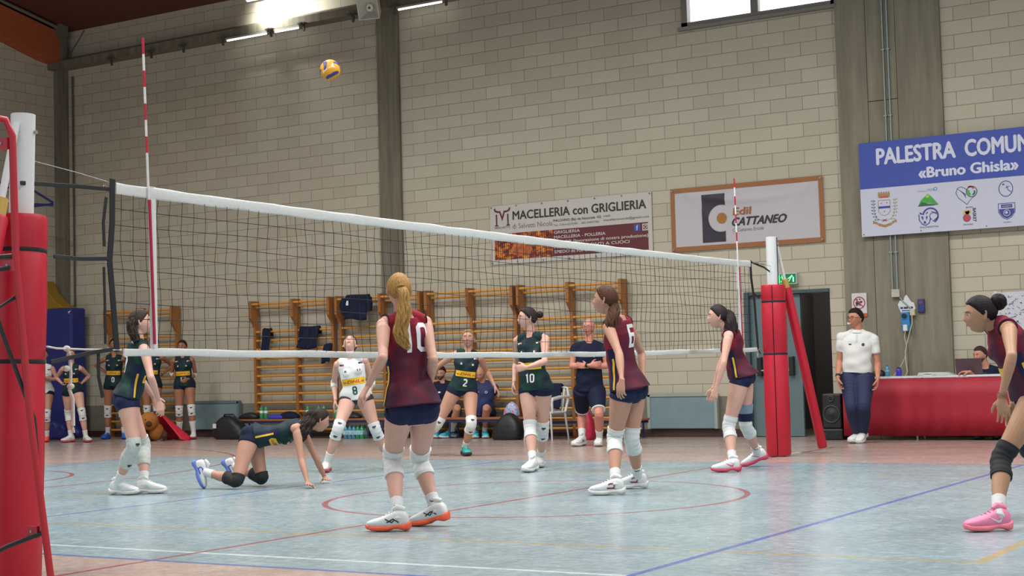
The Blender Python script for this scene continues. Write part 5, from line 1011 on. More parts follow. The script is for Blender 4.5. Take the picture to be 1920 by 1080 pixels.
 'Q':dict(pv=(-6.711,14.168,0.39),nk=(-6.674,14.134,0.901),hd=(-6.684,14.06,1.041),fc=(0.266,-0.901,-0.342),Lp=(0.928,0.369,-0.043),Ls=(0.915,0.401,-0.04),sL=(-6.509,14.213,0.824),eL=(-6.65,14.391,0.625),wL=(-6.713,14.176,0.511),tL=(-6.747,14.099,0.48),hL=(-6.627,14.201,0.386),kL=(-6.465,13.883,0.501),aL=(-6.658,14.119,0.09),fL=(0.594,-0.804,0.0),sR=(-6.849,14.064,0.839),eR=(-6.958,14.257,0.633),wR=(-6.805,14.096,0.515),tR=(-6.733,14.062,0.472),hR=(-6.795,14.134,0.394),kR=(-6.981,14.431,0.488),aR=(-6.826,14.124,0.09),fR=(0.446,-0.895,0.0),H=1.76,male=True),
 'S':dict(pv=(-0.013,12.948,0.885),nk=(0.023,12.933,1.472),hd=(0.008,12.912,1.65),fc=(-0.399,-0.917,0.0),Lp=(0.992,0.114,-0.058),Ls=(0.957,0.285,-0.051),sL=(0.213,12.992,1.385),eL=(0.251,13.004,1.041),wL=(0.31,12.821,0.846),tL=(0.3,12.816,0.748),hL=(0.085,12.96,0.879),kL=(0.139,12.729,0.488),aL=(0.019,13.0,0.12),fL=(0.025,-0.966,-0.259),sR=(-0.176,12.877,1.406),eR=(-0.231,12.901,1.082),wR=(-0.2,12.728,0.872),tR=(-0.191,12.729,0.759),hR=(-0.111,12.937,0.891),kR=(-0.03,12.738,0.475),aR=(-0.041,13.0,0.09),fR=(-0.148,-0.989,0.0),H=1.92,male=True),
 'T':dict(pv=(1.356,14.175,0.47),nk=(1.375,14.156,0.951),hd=(1.316,14.109,1.119),fc=(-0.476,-0.875,-0.087),Lp=(0.993,0.114,-0.034),Ls=(0.993,0.114,-0.034),sL=(1.559,14.18,0.874),eL=(1.458,14.446,0.764),wL=(1.358,14.239,0.871),tL=(1.238,14.208,0.889),hL=(1.447,14.186,0.467),kL=(1.546,13.762,0.509),aL=(1.546,13.908,0.09),fL=(0.199,-0.98,0.0),sR=(1.185,14.137,0.886),eR=(1.306,13.873,0.793),wR=(1.286,13.645,0.903),tR=(1.195,13.62,0.905),hR=(1.266,14.165,0.473),kR=(1.33,13.736,0.526),aR=(1.33,13.888,0.09),fR=(0.026,-1.0,0.0),H=1.78,male=True),
}
TORSO = [(-0.17, .055, .05, .06), (-0.11, .125, .085, .10), (-0.03, .168, .10, .118), (0.06, .172, .10, .118), (0.17, .158, .095, .10), (0.30, .130, .088, .080),
         (0.42, .123, .088, .078), (0.55, .133, .094, .085), (0.68, .146, .102, .094), (0.80, .148, .094, .096), (0.90, .126, .078, .085), (0.98, .082, .062, .068), (1.05, .056, .053, .055)]
TORSO_M = [(-0.17, .055, .05, .06), (-0.11, .13, .09, .10), (-0.03, .165, .105, .11), (0.06, .168, .11, .11), (0.17, .162, .115, .095), (0.30, .158, .118, .09),
         (0.42, .158, .115, .09), (0.55, .165, .113, .095), (0.68, .175, .115, .10), (0.80, .18, .105, .10), (0.90, .155, .085, .09), (0.98, .095, .066, .072), (1.05, .062, .058, .06)]
LEG = [(0, .094), (.12, .098), (.35, .089), (.65, .071), (.88, .059), (1.0, .057), (1.12, .053), (1.32, .059), (1.5, .052), (1.72, .039), (1.88, .034), (2.0, .036), (2.06, .036)]
ARM = [(0, .030), (.06, .043), (.15, .050), (.4, .045), (.75, .035), (.95, .034), (1.1, .037), (1.3, .036), (1.6, .029), (1.85, .0235), (2.0, .0235)]
def interp(tab, t, col=1):
    xs = [r[0] for r in tab]; return float(np.interp(t, xs, [r[col] for r in tab]))
class Person:
    def __init__(s, key, voxel):
        s.J = {k: (V(*v) if isinstance(v, tuple) else v) for k, v in POSE[key].items()}
        J = s.J; s.male = J['male']; s.k = J['H'] / 1.78; s.vox = voxel
        s.wk = s.k * (1.0 if s.male else 0.97)
        fl = (J['aL'] + J['aR']) / 2; s.base = (float(J['pv'][0]), float(J['pv'][1]), 0.0)
        s.U = unit(J['nk'] - J['pv']); s.tab = TORSO_M if s.male else TORSO
        s.fcv = unit(J['fc']); s.hu = unit(V(0, 0, 1) - s.fcv * s.fcv[2]) if abs(s.fcv[2]) < .95 else unit(s.U)
        s.hl = np.cross(s.hu, s.fcv)          # head left
    def torso_frame(s, t):
        J = s.J; L = unit(J['Lp'] * (1 - min(1, max(0, t))) + J['Ls'] * min(1, max(0, t))); L = unit(L - s.U * (L @ s.U)); F = np.cross(L, s.U)
        C = J['pv'] + (J['nk'] - J['pv']) * t + F * (0.022 * math.sin(math.pi * min(1, max(0, t))) - 0.012 * t); return C, L, F
    def torso_pt(s, t, side=1):
        """point on the front (1) or back (-1) of the trunk"""
        C, L, F = s.torso_frame(t); return C, L, F, s.U
    def torso_rings(s, t0, t1, infl=0.0, flare=0.0):
        ts = sorted({t0, t1} | {r[0] for r in s.tab if t0 < r[0] < t1}); out = []
        for t in ts:
            C, L, F = s.torso_frame(t); rw, rf, rb = (interp(s.tab, t, i) * s.wk for i in (1, 2, 3))
            fl = flare * max(0, 0.5 - t); bk = 1.3 * flare * max(0, .45 - max(t, 0.05)) / .4 if flare else 0; rb += bk
            out.append((C + F * (rf - rb) / 2, L, F, rw + infl + fl, (rf + rb) / 2 + infl + fl))
        return out
    def limb_pt(s, kind, side, t):
        J = s.J; a, b, c = ((J['h'+side], J['k'+side], J['a'+side]) if kind == 'leg' else (J['s'+side], J['e'+side], J['w'+side]))
        w = .14
        if t > 1 - w and t < 1 + w:
            p0 = b + (a - b) * w; p1 = b + (c - b) * w; u = (t - 1 + w) / (2 * w); return p0 * (1-u)**2 + b * 2*u*(1-u) + p1 * u*u + (b - (p0 + p1) / 2) * 0.25 * 4*u*(1-u)
        return a + (b - a) * t if t <= 1 else b + (c - b) * (t - 1)
    def limb_rings(s, kind, side, t0, t1, infl=0.0, n=15, wob=0.0, bell=0.0):
        J = s.J; tab = LEG if kind == 'leg' else ARM; out = []
        fwd = s.torso_frame(0.0)[2] if kind == 'leg' else s.torso_frame(.9)[2]
        a, b, c = ((J['h'+side], J['k'+side], J['a'+side]) if kind == 'leg' else (J['s'+side], J['e'+side], J['w'+side]))
        bend = b - (a + c) / 2
        if np.linalg.norm(bend) > 0.04: fwd = unit(bend) * (1 if kind == 'leg' else -1)
        mk = s.wk * ((1.10 if kind == 'leg' else 1.14) if s.male else (1.0 if kind == 'leg' else .97))
        for i in range(n):
            t = t0 + (t1 - t0) * i / (n - 1); P = s.limb_pt(kind, side, t)
            T = unit(s.limb_pt(kind, side, t + .04) - s.limb_pt(kind, side, t - .04))
            F = unit(fwd - T * (fwd @ T)); R = np.cross(T, F); r = interp(tab, t) * mk
            if kind == 'leg': P = P - F * (0.012 * math.exp(-((t - 1.32) / .16) ** 2) + 0.006 * math.exp(-((t-.5)/.3)**2)) * s.k
            r2 = r
            if kind == 'arm' and t > 1.5: r2 = r * (1 - .22 * (t - 1.5) / .5)
            w = wob * math.sin(t * 60 + (1 if side == 'L' else 0)) + (bell * max(0, t - .8))
            out.append((P, R, F, r + infl + w, r2 + infl + w))
        return out
    def trap_rings(s, side, infl=0.0, upto=1.0):
        J = s.J; sg = 1 if side == 'L' else -1; C, L, F = s.torso_frame(.97); a = C + L * sg * 0.03; b = J['s'+side] + s.U * 0.006
        out = []
        for u, ru, rv, dz in ((0, .050, .054, .000), (.3, .056, .052, .000), (.65, .054, .046, .000), (1.0, .048, .044, -.002)):
            if u > upto + 1e-6: u = upto
            P = a + (b - a) * u + s.U * dz
            out.append((P, F, s.U, ru * s.k + infl, rv * s.k + infl))
        return out
    def head_dir(s, lx, fy, uz): return s.hl * lx + s.fcv * fy + s.hu * uz
    def head_surface(s, lx, fy, uz, infl=0.0):
        """unit direction in head space -> point offset"""
        k = s.k * (1.0 if s.male else 0.96); x, y, z = (.082 if s.male else .0775) * lx, .099 * fy, .118 * uz
        if uz < 0.05:
            q = min(1, (0.05 - uz)); x *= 1 - .40 * q ** 1.3; y *= (1 - .10 * q) if fy > 0 else (1 - .42 * q)
            y += .008 * q
        if fy > 0:
            g = lambda cx, cz, wx, wz: math.exp(-((x - cx) / wx) ** 2 - ((z - cz) / wz) ** 2)
            nz = g(0, -.028, .0135, .015) * .017 + g(0, -.008, .009, .022) * .010
            y += nz - g(.031, .004, .016, .011) * .009 - g(-.031, .004, .016, .011) * .009 + g(0, .026, .05, .012) * .003
            y += g(0, -.058, .024, .012) * .010 + g(0, -.097, .022, .016) * .013 + g(.04, -.03, .02, .02) * .003 + g(-.04, -.03, .02, .02) * .003
            y -= g(0, -.078, .02, .006) * .003
        else: y *= 1.06
        return (s.hl * x + s.fcv * y + s.hu * z) * k
    def head_mesh(s, mb, infl_fn=None, nu=56, nv=44):
        vs = []
        def pt(ph, th):
            d = (math.sin(ph) * math.sin(th), math.sin(ph) * math.cos(th), math.cos(ph)); p = s.head_surface(*d)
            if infl_fn: n = unit(s.hl * d[0] / .077 + s.fcv * d[1] / .098 + s.hu * d[2] / .118); p = p + n * infl_fn(*d)
            return s.J['hd'] + p
        for j in range(1, nv):
            for i in range(nu): vs.append(pt(math.pi * j / nv, 2 * math.pi * i / nu))
        vs += [pt(0, 0), pt(math.pi, 0)]; a = len(vs) - 2
        fs = [(j*nu+i, j*nu+(i+1) % nu, (j+1)*nu+(i+1) % nu, (j+1)*nu+i) for j in range(nv-2) for i in range(nu)]
        fs += [(a, (i+1) % nu, i) for i in range(nu)] + [(a+1, (nv-2)*nu+i, (nv-2)*nu+(i+1) % nu) for i in range(nu)]
        # orient outwards
        c = s.J['hd']; f = fs[len(fs)//3]; A, B, C = vs[f[0]], vs[f[1]], vs[f[2]]
        if np.dot(np.cross(B - A, C - A), A - c) < 0: fs = [g[::-1] for g in fs]
        mb.add(vs, fs)
    def hand(s, mb, side, curl=0.35, spread=0.06, thumb_to=None):
        J = s.J; W = J['w'+side]; d = unit(J['t'+side] - W); C, L, F = s.torso_frame(.8); k = s.k * (1.06 if s.male else .97)
        t0 = thumb_to if thumb_to is not None else F
        b = unit(t0 - d * (t0 @ d)); n = np.cross(d, b) * (1 if side == 'L' else -1)
        P = lambda x, y, z: W + (d * x + b * y + n * z) * k
        mb.loft([(P(-.015, 0, 0), b, n, .025*k, .019*k), (P(.012, 0, 0), b, n, .027*k, .018*k), (P(.04, .002, 0), b, n, .037*k, .0165*k), (P(.07, 0, 0), b, n, .041*k, .0145*k), (P(.09, -.001, 0), b, n, .040*k, .012*k), (P(.098, -.001, 0), b, n, .034*k, .008*k)], 18)
        for i, (by, ax, ln) in enumerate(((.0305, .088, .073), (.0103, .093, .081), (-.0105, .090, .075), (-.0305, .080, .058))):
            ang = 0.0; p = P(ax - .016, by * .92, 0.0); pts = [p]; sp = spread * (1.5 - i) * .9; cf = curl * (1 + .10 * i)
            rr = [.0092, .0088, .0082, .0076, .0062]
            p = P(ax, by, 0.0); pts.append(p)
            for fr, ca in ((.46, .95), (.30, 1.25), (.24, .9)):
                ang += cf * ca; dv = d * math.cos(ang) + n * math.sin(ang) + b * math.sin(sp) * math.cos(ang); p = p + unit(dv) * ln * fr * k; pts.append(p)
            mb.tube(pts, [q * k for q in rr], 10)
        tb = unit(d * .55 + b * .72 + n * .38); p0 = P(.018, .016, .003); p1 = p0 + tb * .038 * k; t2 = unit(d * .8 + b * .42 + n * (.3 + curl * .5)); p2 = p1 + t2 * .033 * k; t3 = unit(d * .85 + b * .15 + n * (.35 + curl * .6)); p3 = p2 + t3 * .027 * k
        mb.tube([p0, p1, p2, p3], [.0145*k, .0118*k, .0102*k, .0078*k], 10)
    def body(s, skin, curl=(.35, .35), spread=(.06, .06), thumbs=(None, None), label=None, cat='person', group=None):
        J = s.J; mb = MB(); mb.loft(s.torso_rings(-.17, 1.05), 28)
        C, L, F = s.torso_frame(0)
        for side, sg in (('L', 1), ('R', -1)):
            mb.loft(s.trap_rings(side), 16); mb.sphere(J['s'+side] - s.U * .012, .050 * s.wk * (1.15 if s.male else 1))
            mb.loft(s.limb_rings('arm', side, 0, 2.0, n=24), 16); mb.sphere(J['e'+side], .033 * s.wk * (1.15 if s.male else 1))
            mb.loft(s.limb_rings('leg', side, 0.0, 2.04, n=32), 20)
            mb.sphere(J['h'+side] - F * .034 - s.U * .002, (.088*s.wk,) * 3, 18, 12)
            if not s.male:
                Cb, Lb, Fb = s.torso_frame(.66); mb.sphere(Cb + Lb * sg * .060 + Fb * .062, .050 * s.wk, 14, 10)
            A = J['a'+side]; f = unit(J['f'+side]); u = unit(V(0, 0, 1) - f * f[2]) if abs(f[2]) < .97 else unit(V(0,0,1)); r = np.cross(f, u)
            mb.loft([(A - f*.035*s.k - u*.03*s.k, r, u, .026, .03), (A + f*.03*s.k - u*.035*s.k, r, u, .03, .03), (A + f*.10*s.k - u*.05*s.k, r, u, .032, .02), (A + f*.14*s.k - u*.055*s.k, r, u, .02, .012)], 12)
            i = 0 if side == 'L' else 1; s.hand(mb, side, curl[i], spread[i], thumbs[i])
        # neck
        nb = s.torso_frame(1.0)[0] - s.U * .02; ht = J['hd'] - s.hu * .05 * s.k - s.fcv * .022 * s.k; nr = .051 * s.k * (1.22 if s.male else 1); ax = unit(ht - nb); rr_ = unit(np.cross(ax, s.fcv)); ff = np.cross(rr_, ax)
        mb.loft([(nb, rr_, ff, nr*1.3, nr*1.2), (nb + (ht-nb)*.35, rr_, ff, nr*1.02, nr*1.02), (nb + (ht-nb)*.7, rr_, ff, nr*.95, nr*.98), (ht, rr_, ff, nr*.92, nr)], 18)
        s.head_mesh(mb)
        for sg in (1, -1):       # ears
            e = J['hd'] + (s.hl * sg * .076 - s.fcv * .006 - s.hu * .006) * s.k; X = unit(s.hl * sg + s.fcv * -.5)
            mb.loft([(e + Y_ * s.hu * s.k - s.fcv*.002, unit(s.fcv + s.hl * -sg * .5), X, r1 * s.k, r2 * s.k) for Y_, r1, r2 in ((-.03, .004, .006), (-.022, .009, .008), (-.005, .013, .010), (.012, .016, .011), (.026, .013, .010), (.032, .006, .006))], 12)
        o = mb.build('person', skin, base=s.base); s.o = o; remesh_obj(o, s.vox, 3, .5)
        tag(o, label, cat, group); s.bvh = None; return o
    def face(s, brow='#3a2a20', lip='#a8605a', beard=None, glasses=None, whistle=False):
        J = s.J; k = s.k * (1.0 if s.male else .96); H = J['hd']
        for sg in (1, -1):
            c = H + (s.hl * sg * .031 + s.fcv * .0768 + s.hu * .004) * k
            q = MB(); q.sphere((0, 0, 0), (.0115*k,) * 3, 14, 10); q.v = [tuple(c + V(*v)) for v in q.v]; q.build('eye', mat('eye_white', '#b9aea6', 0.3), s.o)
            q = MB(); q.sphere((0, 0, 0), (.0062*k,) * 3, 10, 8); q.v = [tuple(c + s.fcv * .0072 * k + V(*v)) for v in q.v]; q.build('iris', mat('dark_iris', '#2a1c14', 0.2), s.o)
            q = MB(); pts = [H + (s.hl * sg * a + s.fcv * (b - .003) + s.hu * z) * k for a, b, z in ((.014, .0995, .0235), (.026, .0965, .0275), (.040, .0885, .0265), (.049, .081, .021))]
            q.tube(pts, [.003*k, .0034*k, .003*k, .0016*k], 8, flat=1.0); q.build('eyebrow', mat('brow_hair', brow, 0.8), s.o)
        q = MB(); pts = [H + s.head_surface(a, math.sqrt(1 - a*a - .53**2), -.53) + s.fcv * .0005 for a in (-.30, -.2, -.08, 0, .08, .2, .30)]
        q.tube(pts, [.0015*k, .0042*k, .0055*k, .0052*k, .0055*k, .0042*k, .0015*k], 8); q.build('lips', mat('lips', lip, 0.5), s.o)
        if glasses:
            gm = mat('glasses_frame', glasses, 0.3)
            g = MB()
            for sg in (1, -1):
                cc = H + (s.hl * sg * .033 + s.fcv * .106 + s.hu * .003) * k
                g.tube([cc + (s.hl * .023 * math.cos(a) + s.hu * .016 * math.sin(a)) * k for a in np.linspace(0, 2*math.pi, 17)], .0022, 6)
                g.tube([H + (s.hl * sg * .056 + s.fcv * .104 + s.hu * .008) * k, H + (s.hl * sg * .078 + s.fcv * .03 + s.hu * .008) * k, H + (s.hl * sg * .083 - s.fcv * .012 + s.hu * .004) * k], .002, 6)
            g.tube([H + (s.hl * a + s.fcv * .109 + s.hu * .008) * k for a in (-.01, 0, .01)], .002, 6); g.build('glasses', gm, s.o)
        if beard:
            def bf(lx, fy, uz):
                m = 1 / (1 + math.exp((uz + .28) * 22)) * (1 / (1 + math.exp(-(fy + .12) * 18))); lipz = math.exp(-((lx / .26) ** 2) - ((uz + .53) / .07) ** 2); return -.006 + .0085 * m - .008 * lipz * m
            q = MB(); s.head_mesh(q, bf, 40, 34); q.build('beard', mat('beard', beard, 0.9), s.o)
        if whistle:
            c = H + (s.fcv * .118 - s.hu * .062) * k
            q = MB(); q.obox(c, s.fcv, s.hl, s.hu, .035, .016, .018); q.cyl(c + s.fcv*.014 - s.hl*.009, c + s.fcv*.014 + s.hl*.009, .013); q.build('whistle', mat('white_plastic', '#e4e2dd', 0.4), s.o, bevel=.002)
    def hair(s, color, style='tied', thick=.011, front=.50, widths=None, tie=None):
        """cap of hair over the skull; 'front' sets how far forward the hairline reaches"""
        m = hair_mat(color)
        def hf(lx, fy, uz):
            edge = front - .0 + .35 * max(0, uz - .35) ; edge = -.06 + (uz + .12) * 1.05 * front / .5 if uz < .62 else 2
            if style == 'short': edge = -.12 + (uz + .05) * 1.1 * front / .5 if uz < .6 else 2
            if uz < -.42: edge = -2
            if uz < -.2: edge = min(edge, -.35 - (abs(uz) - .2) * 1.5)
            g = 1 / (1 + math.exp((fy - edge) * 16))
            strand = (.0022 * math.sin(23 * lx + 9 * fy) * math.sin(27 * uz + 13 * fy) + .0012 * math.sin(61 * lx - 40 * uz)) if style == 'short' else .0012 * math.sin(40 * math.atan2(lx, uz + .2))
            if style == 'short' and abs(lx) > .55 and uz < .18: edge = min(edge, -.22)
            return -.007 + (thick + .007 + strand) * g
        q = MB(); s.head_mesh(q, hf, 64, 48); h = q.build('hair', m, s.o)
        H = s.J['hd']; k = s.k
        if 'pt' in s.J and style in ('ponytail', 'bun'):
            P = [V(*v) for v in s.J['pt']]
            if style == 'bun':
                c = P[-1]; q = MB(); R = widths or .05
                for i in range(9):
                    a0 = rng.random() * 6.28; ax = unit(rng.normal(size=3)); bx = unit(np.cross(ax, rng.normal(size=3))); cx = np.cross(ax, bx); rr = R * (.55 + .08 * rng.random())
                    q.tube([c + ax * R * .25 * (rng.random()-.5) + (bx * math.cos(a) + cx * math.sin(a)) * rr for a in np.linspace(a0, a0 + 5.6, 14)], R * .38, 8)
                q.tube([P[0], c], R * .5, 10); q.build('hair_bun', m, s.o)
            else:
                W = widths or [.022, .035, .045, .048, .036, .012]
                # smooth spine
                T = np.linspace(0, len(P) - 1, 22); sp = []
                for t_ in T:
                    i = min(int(t_), len(P) - 2); u = t_ - i; p0 = P[max(i-1, 0)]; p1 = P[i]; p2 = P[i+1]; p3 = P[min(i+2, len(P)-1)]
                    sp.append(.5 * ((2*p1) + (p2-p0)*u + (2*p0-5*p1+4*p2-p3)*u*u + (3*p1-p0-3*p2+p3)*u**3))
                wd = np.interp(T, range(len(P)), W[:len(P)] if len(W) >= len(P) else list(W) + [W[-1]] * (len(P) - len(W)))
                q = MB(); q.tube(sp, list(wd * .72), 14, flat=.75)
                side = unit(np.cross(sp[-1] - sp[0], s.fcv)); out = unit(np.cross(side, sp[-1] - sp[0]))
                for i in range(26):
                    a0 = 6.283 * i / 26 + rng.random() * .3; tw = rng.normal() * .5; e = 1 - .16 * rng.random(); amp = .004 + .006 * rng.random(); fq = 6 + 3 * rng.random()
                    n_ = max(6, int(22 * e)); pts = [sp[j] + (side * math.cos(a0 + tw * j / 22) + out * .78 * math.sin(a0 + tw * j / 22)) * wd[j] * .74 + (side * math.sin(fq * j / 22 * 3 + a0) + out * math.cos(fq * j / 22 * 3)) * amp for j in range(n_)]
                    q.tube(pts, [max(.0025, wd[j] * .26 * (1 - .75 * (j / n_) ** 3)) for j in range(n_)], 7)
                q.build('ponytail', m, s.o)
                if tie:
                    q = MB(); d0 = unit(P[1] - P[0]); u0 = unit(np.cross(d0, s.hl)); v0 = np.cross(d0, u0); c = P[0] + d0 * .01
                    q.tube([c + (u0 * math.cos(a) + v0 * math.sin(a)) * .024 for a in np.linspace(0, 6.283, 13)], .009, 8); q.build('hair_tie', mat('hair_tie', tie, 0.8), s.o)
        elif style == 'tied':
            c = H + (-s.fcv * .112 + s.hu * .012) * k; q = MB(); q.sphere((0, 0, 0), .030, 12, 8); q.v = [tuple(c + V(*v)) for v in q.v]; q.build('hair_knot', m, s.o)
    # ---------------- clothing
    def cloth(s, name, mb, m, vox=None, smooth=4, label=None):
        o = mb.build(name, m, s.o, label=label); remesh_obj(o, vox or s.vox * 1.15, smooth, .5); return o
    def wrinkle(s, o, amp=.0055, freq=9):
        me = o.data; n = len(me.vertices); co = np.empty(n*3); me.vertices.foreach_get('co', co); co = co.reshape(-1, 3)
        no = np.empty(n*3); me.vertices.foreach_get('normal', no); no = no.reshape(-1, 3); ph = rng.random(6) * 6
        C, L, F = s.torso_frame(.4); a = co @ L; b = co @ s.U; c = co @ F
        w = np.sin(a*freq*2.1 + b*freq*3.0 + ph[0]) * np.sin(c*freq*1.3 - b*freq + ph[1]) + .6 * np.sin(b*freq*4.4 - a*freq*2.7 + ph[2] + 1.5*np.sin(a*freq + ph[3]))
        co += no * (w * amp)[:, None]; me.vertices.foreach_set('co', co.reshape(-1)); me.update()
    def jersey(s, m, t0=-.02, infl=.014, flare=.02, strap=.86, name='jersey', sleeves=0.0, sl_infl=.016):
        mb = MB(); R = s.torso_rings(t0, .975, infl, flare); mb.loft(R, 30)
        for side in 'LR':
            mb.loft(s.trap_rings(side, infl * .7, 1.0 if sleeves else strap), 16)
            if not s.male:
                sg = 1 if side == 'L' else -1; Cb, Lb, Fb = s.torso_frame(.66); mb.sphere(Cb + Lb * sg * .056 + Fb * .058, .066 * s.wk, 14, 10)
            if sleeves:
                mb.sphere(s.J['s'+side] - s.U * .012, .061 * s.wk + sl_infl * .8); mb.loft(s.limb_rings('arm', side, .04, sleeves, sl_infl, n=10), 18)
        for side in 'LR':
            if t0 < .12:
                C, L, F = s.torso_frame(0); mb.sphere(s.J['h'+side] - F * .030 + s.U * .02, (.088*s.wk + infl*.9,) * 3, 18, 12) if t0 < .0 else None
        o = s.cloth(name, mb, m); s.wrinkle(o); s.jb = bvh_of(o); s.jo = o; return o
    def shorts(s, m, t1=.16, infl=.009, leg=.20, name='shorts', leg_infl=None, top=.2, wob=0):
        mb = MB(); mb.loft(s.torso_rings(-.165, top, infl), 28); C, L, F = s.torso_frame(0)
        for side in 'LR':
            mb.loft(s.limb_rings('leg', side, 0, leg, leg_infl or infl, n=12 if leg < 1 else 40, wob=wob, bell=.008 if leg > 1 else 0), 22)
            mb.sphere(s.J['h'+side] - F * .034 - s.U * .002, (.088*s.wk + infl*.8,) * 3, 18, 12)
        o = s.cloth(name, mb, m, smooth=3); s.sb = bvh_of(o); s.so = o; return o
    def pads(s, m, t0=.80, t1=1.30, infl=.010, sides='LR', logo=None, folds=.0018):
        for side in sides:
            mb = MB(); R = s.limb_rings('leg', side, t0, t1, infl, n=26, wob=folds); mb.loft(R, 24)
            o = mb.build('knee_pad', m, s.o)
            if logo:
                b = bvh_of(o)
                for t in (t0 + .12, t1 - .10):
                    P, Rr, F, r, _ = s.limb_rings('leg', side, t, t + .01, infl, n=2)[0]; T = unit(s.limb_pt('leg', side, t - .05) - s.limb_pt('leg', side, t + .05))
                    Rx = unit(np.cross(T, F)); decal('logo', join2(rect2(-.022, -.006, .022, .010), rect2(-.016, -.016, .010, -.009)), b, P, Rx, T, logo, s.o, off=.003, step=.012)
    def socks(s, m, t0=1.70, logo=None):
        for side in 'LR':
            mb = MB(); mb.loft(s.limb_rings('leg', side, t0, 2.06, .008, n=12, wob=.0008), 18); mb.sphere(s.J['a'+side] - V(0, 0, .01), .043 * s.k)
            o = s.cloth('sock', mb, m, vox=.006, smooth=2)
            if logo:
                P = s.limb_pt('leg', side, 1.80); C = unit(V(CAM_POS[0], CAM_POS[1], P[2]) - P); T = V(0, 0, 1); decal('logo', stroke2([(-.02, .004), (-.008, -.006), (.022, .006)], .006), bvh_of(o), P, np.cross(T, C), T, logo, s.o, step=.01)
    def shoes(s, up, sole, accent=None, marks=None, laces='#e8e6e2', sides='LR'):
        for side in sides:
            A = s.J['a'+side]; f = unit(s.J['f'+side]); u = unit(V(0, 0, 1) - f * f[2]); r = np.cross(f, u); k = s.k * (1.1 if s.male else 1.02)
            Pt = lambda x, z: A + f * x * k + u * (z * 1.22 - .10) * k
            prof = [(-.068, .016, .030, .052), (-.062, .028, .020, .085), (-.045, .035, .014, .100), (-.015, .038, .012, .106), (.02, .038, .012, .102), (.05, .040, .012, .090), (.09, .045, .012, .076), (.13, .049, .014, .066), (.165, .048, .017, .058), (.188, .041, .022, .052), (.203, .026, .026, .044), (.208, .012, .030, .038)]
            mb = MB(); mb.loft([(Pt(x, (a + b) / 2), r, u, w * 1.06 * k, (b - a) / 2 * 1.22 * k) for x, w, a, b in prof], 22, exp=.8)
            sb = MB(); sb.loft([(Pt(x, z), r, u, w * 1.06 * k, h * 1.22 * k) for x, w, z, h in ((-.082, .018, .032, .014), (-.072, .034, .024, .022), (-.045, .041, .018, .020), (0, .038, .022, .014), (.03, .038, .020, .013), (.06, .044, .014, .016), (.10, .050, .013, .017), (.14, .053, .014, .016), (.175, .049, .017, .015), (.200, .037, .021, .013), (.213, .018, .026, .010))], 22, exp=.65)
            lo = min(v[2] for v in sb.v); dz = -lo + .001 if abs(lo) < .09 else 0
            for q in (mb, sb): q.v = [(a, b, c + dz) for a, b, c in q.v]
            o = mb.build('shoe', up, s.o); so = sb.build('sole', sole, o); D = V(0, 0, dz)
            # tongue, collar and laces
            q = MB(); q.tube([Pt(-.045, .104) + D, Pt(-.02, .112) + r * .0 + D, Pt(.01, .118) + D, Pt(.035, .105) + D], [.018, .022, .022, .012], 10); q.build('tongue', up, o)
            q = MB()
            for i in range(5):
                x = .035 + i * .021; z = .103 - i * .0095; q.tube([Pt(x, z - .006) + r * .020 + D, Pt(x + .004, z + .001) + D, Pt(x, z - .006) - r * .020 + D], .0028, 6)
            q.build('laces', mat('laces', laces, .8), o)
            b = bvh_of(o)
            if marks:
                for sg in (1, -1):
                    kind, mm = marks; Rx = f * sg; N = r * (1 if sg == -1 else -1)
                    if np.cross(Rx, u) @ r < 0: N = -r
                    P0 = Pt(.035, .052) + D; dx = lambda q: ([(v[0] * sg, v[1]) for v in q[0]], q[1] if sg == 1 else [fa[::-1] for fa in q[1]])
                    if kind == 'swoosh': sh = poly2((-.045, .012), (-.035, -.014), (-.018, -.018), (.05, .022), (-.018, -.004), (-.030, .000))
                    elif kind == 'loop': sh = join2(ring2(-.005, .004, .026, .009, 20, 300, 20, .020), poly2((-.05, -.020), (.03, -.020), (.035, -.008), (-.02, -.010)))
                    elif kind == 'bars': sh = join2(*[poly2((x - .004, -.016), (x + .006, -.016), (x - .006, .016), (x - .016, .016)) for x in (-.014, .004, .022)])
                    else: sh = join2(stroke2([(-.05, -.012), (-.01, .012), (.035, -.012)], .008), stroke2([(-.03, .016), (.0, -.012), (.045, .012)], .007))
                    decal('shoe_mark', dx(sh), b, P0, Rx, u, mm, o, off=.003, step=.012, reach=.09)
    def front(s, t, side=1, lift=0.0):
        """frame for a print on chest (side 1) or back (-1)"""
        C, L, F = s.torso_frame(t); Rr = L if side == 1 else -L
        return C, (L if side == 1 else -L), s.U
def hair_mat(col):
    key = ('hair', col)
    if key in _mc: return _mc[key]
    t = NT('hair_' + 'strands'); c = srgb(col); v = t.obj((60, 60, 6)); a = t.noise(v, 1.5, 3, .6)
    t.out(t.ramp(a, [(.3, tuple(x*.6 for x in c)), (.55, c), (.75, tuple(min(1, x*1.5) for x in c))]), .6, spec=.18); t.bump(a, .6, .004); _mc[key] = t.m; return t.m
def skin_mat(col):
    key = ('skin', col)
    if key in _mc: return _mc[key]
    t = NT('skin'); c = srgb(col); a = t.noise(t.obj(), 9, 3, .6); t.out(t.ramp(a, [(.3, (c[0]*.93, c[1]*.88, c[2]*.86)), (.7, c)]), .52, spec=.35)
    t.b.inputs['Subsurface Weight'].default_value = 0.06; t.b.inputs['Subsurface Scale'].default_value = .02; t.b.inputs['Subsurface Radius'].default_value = (1, .35, .2); _mc[key] = t.m; return t.m
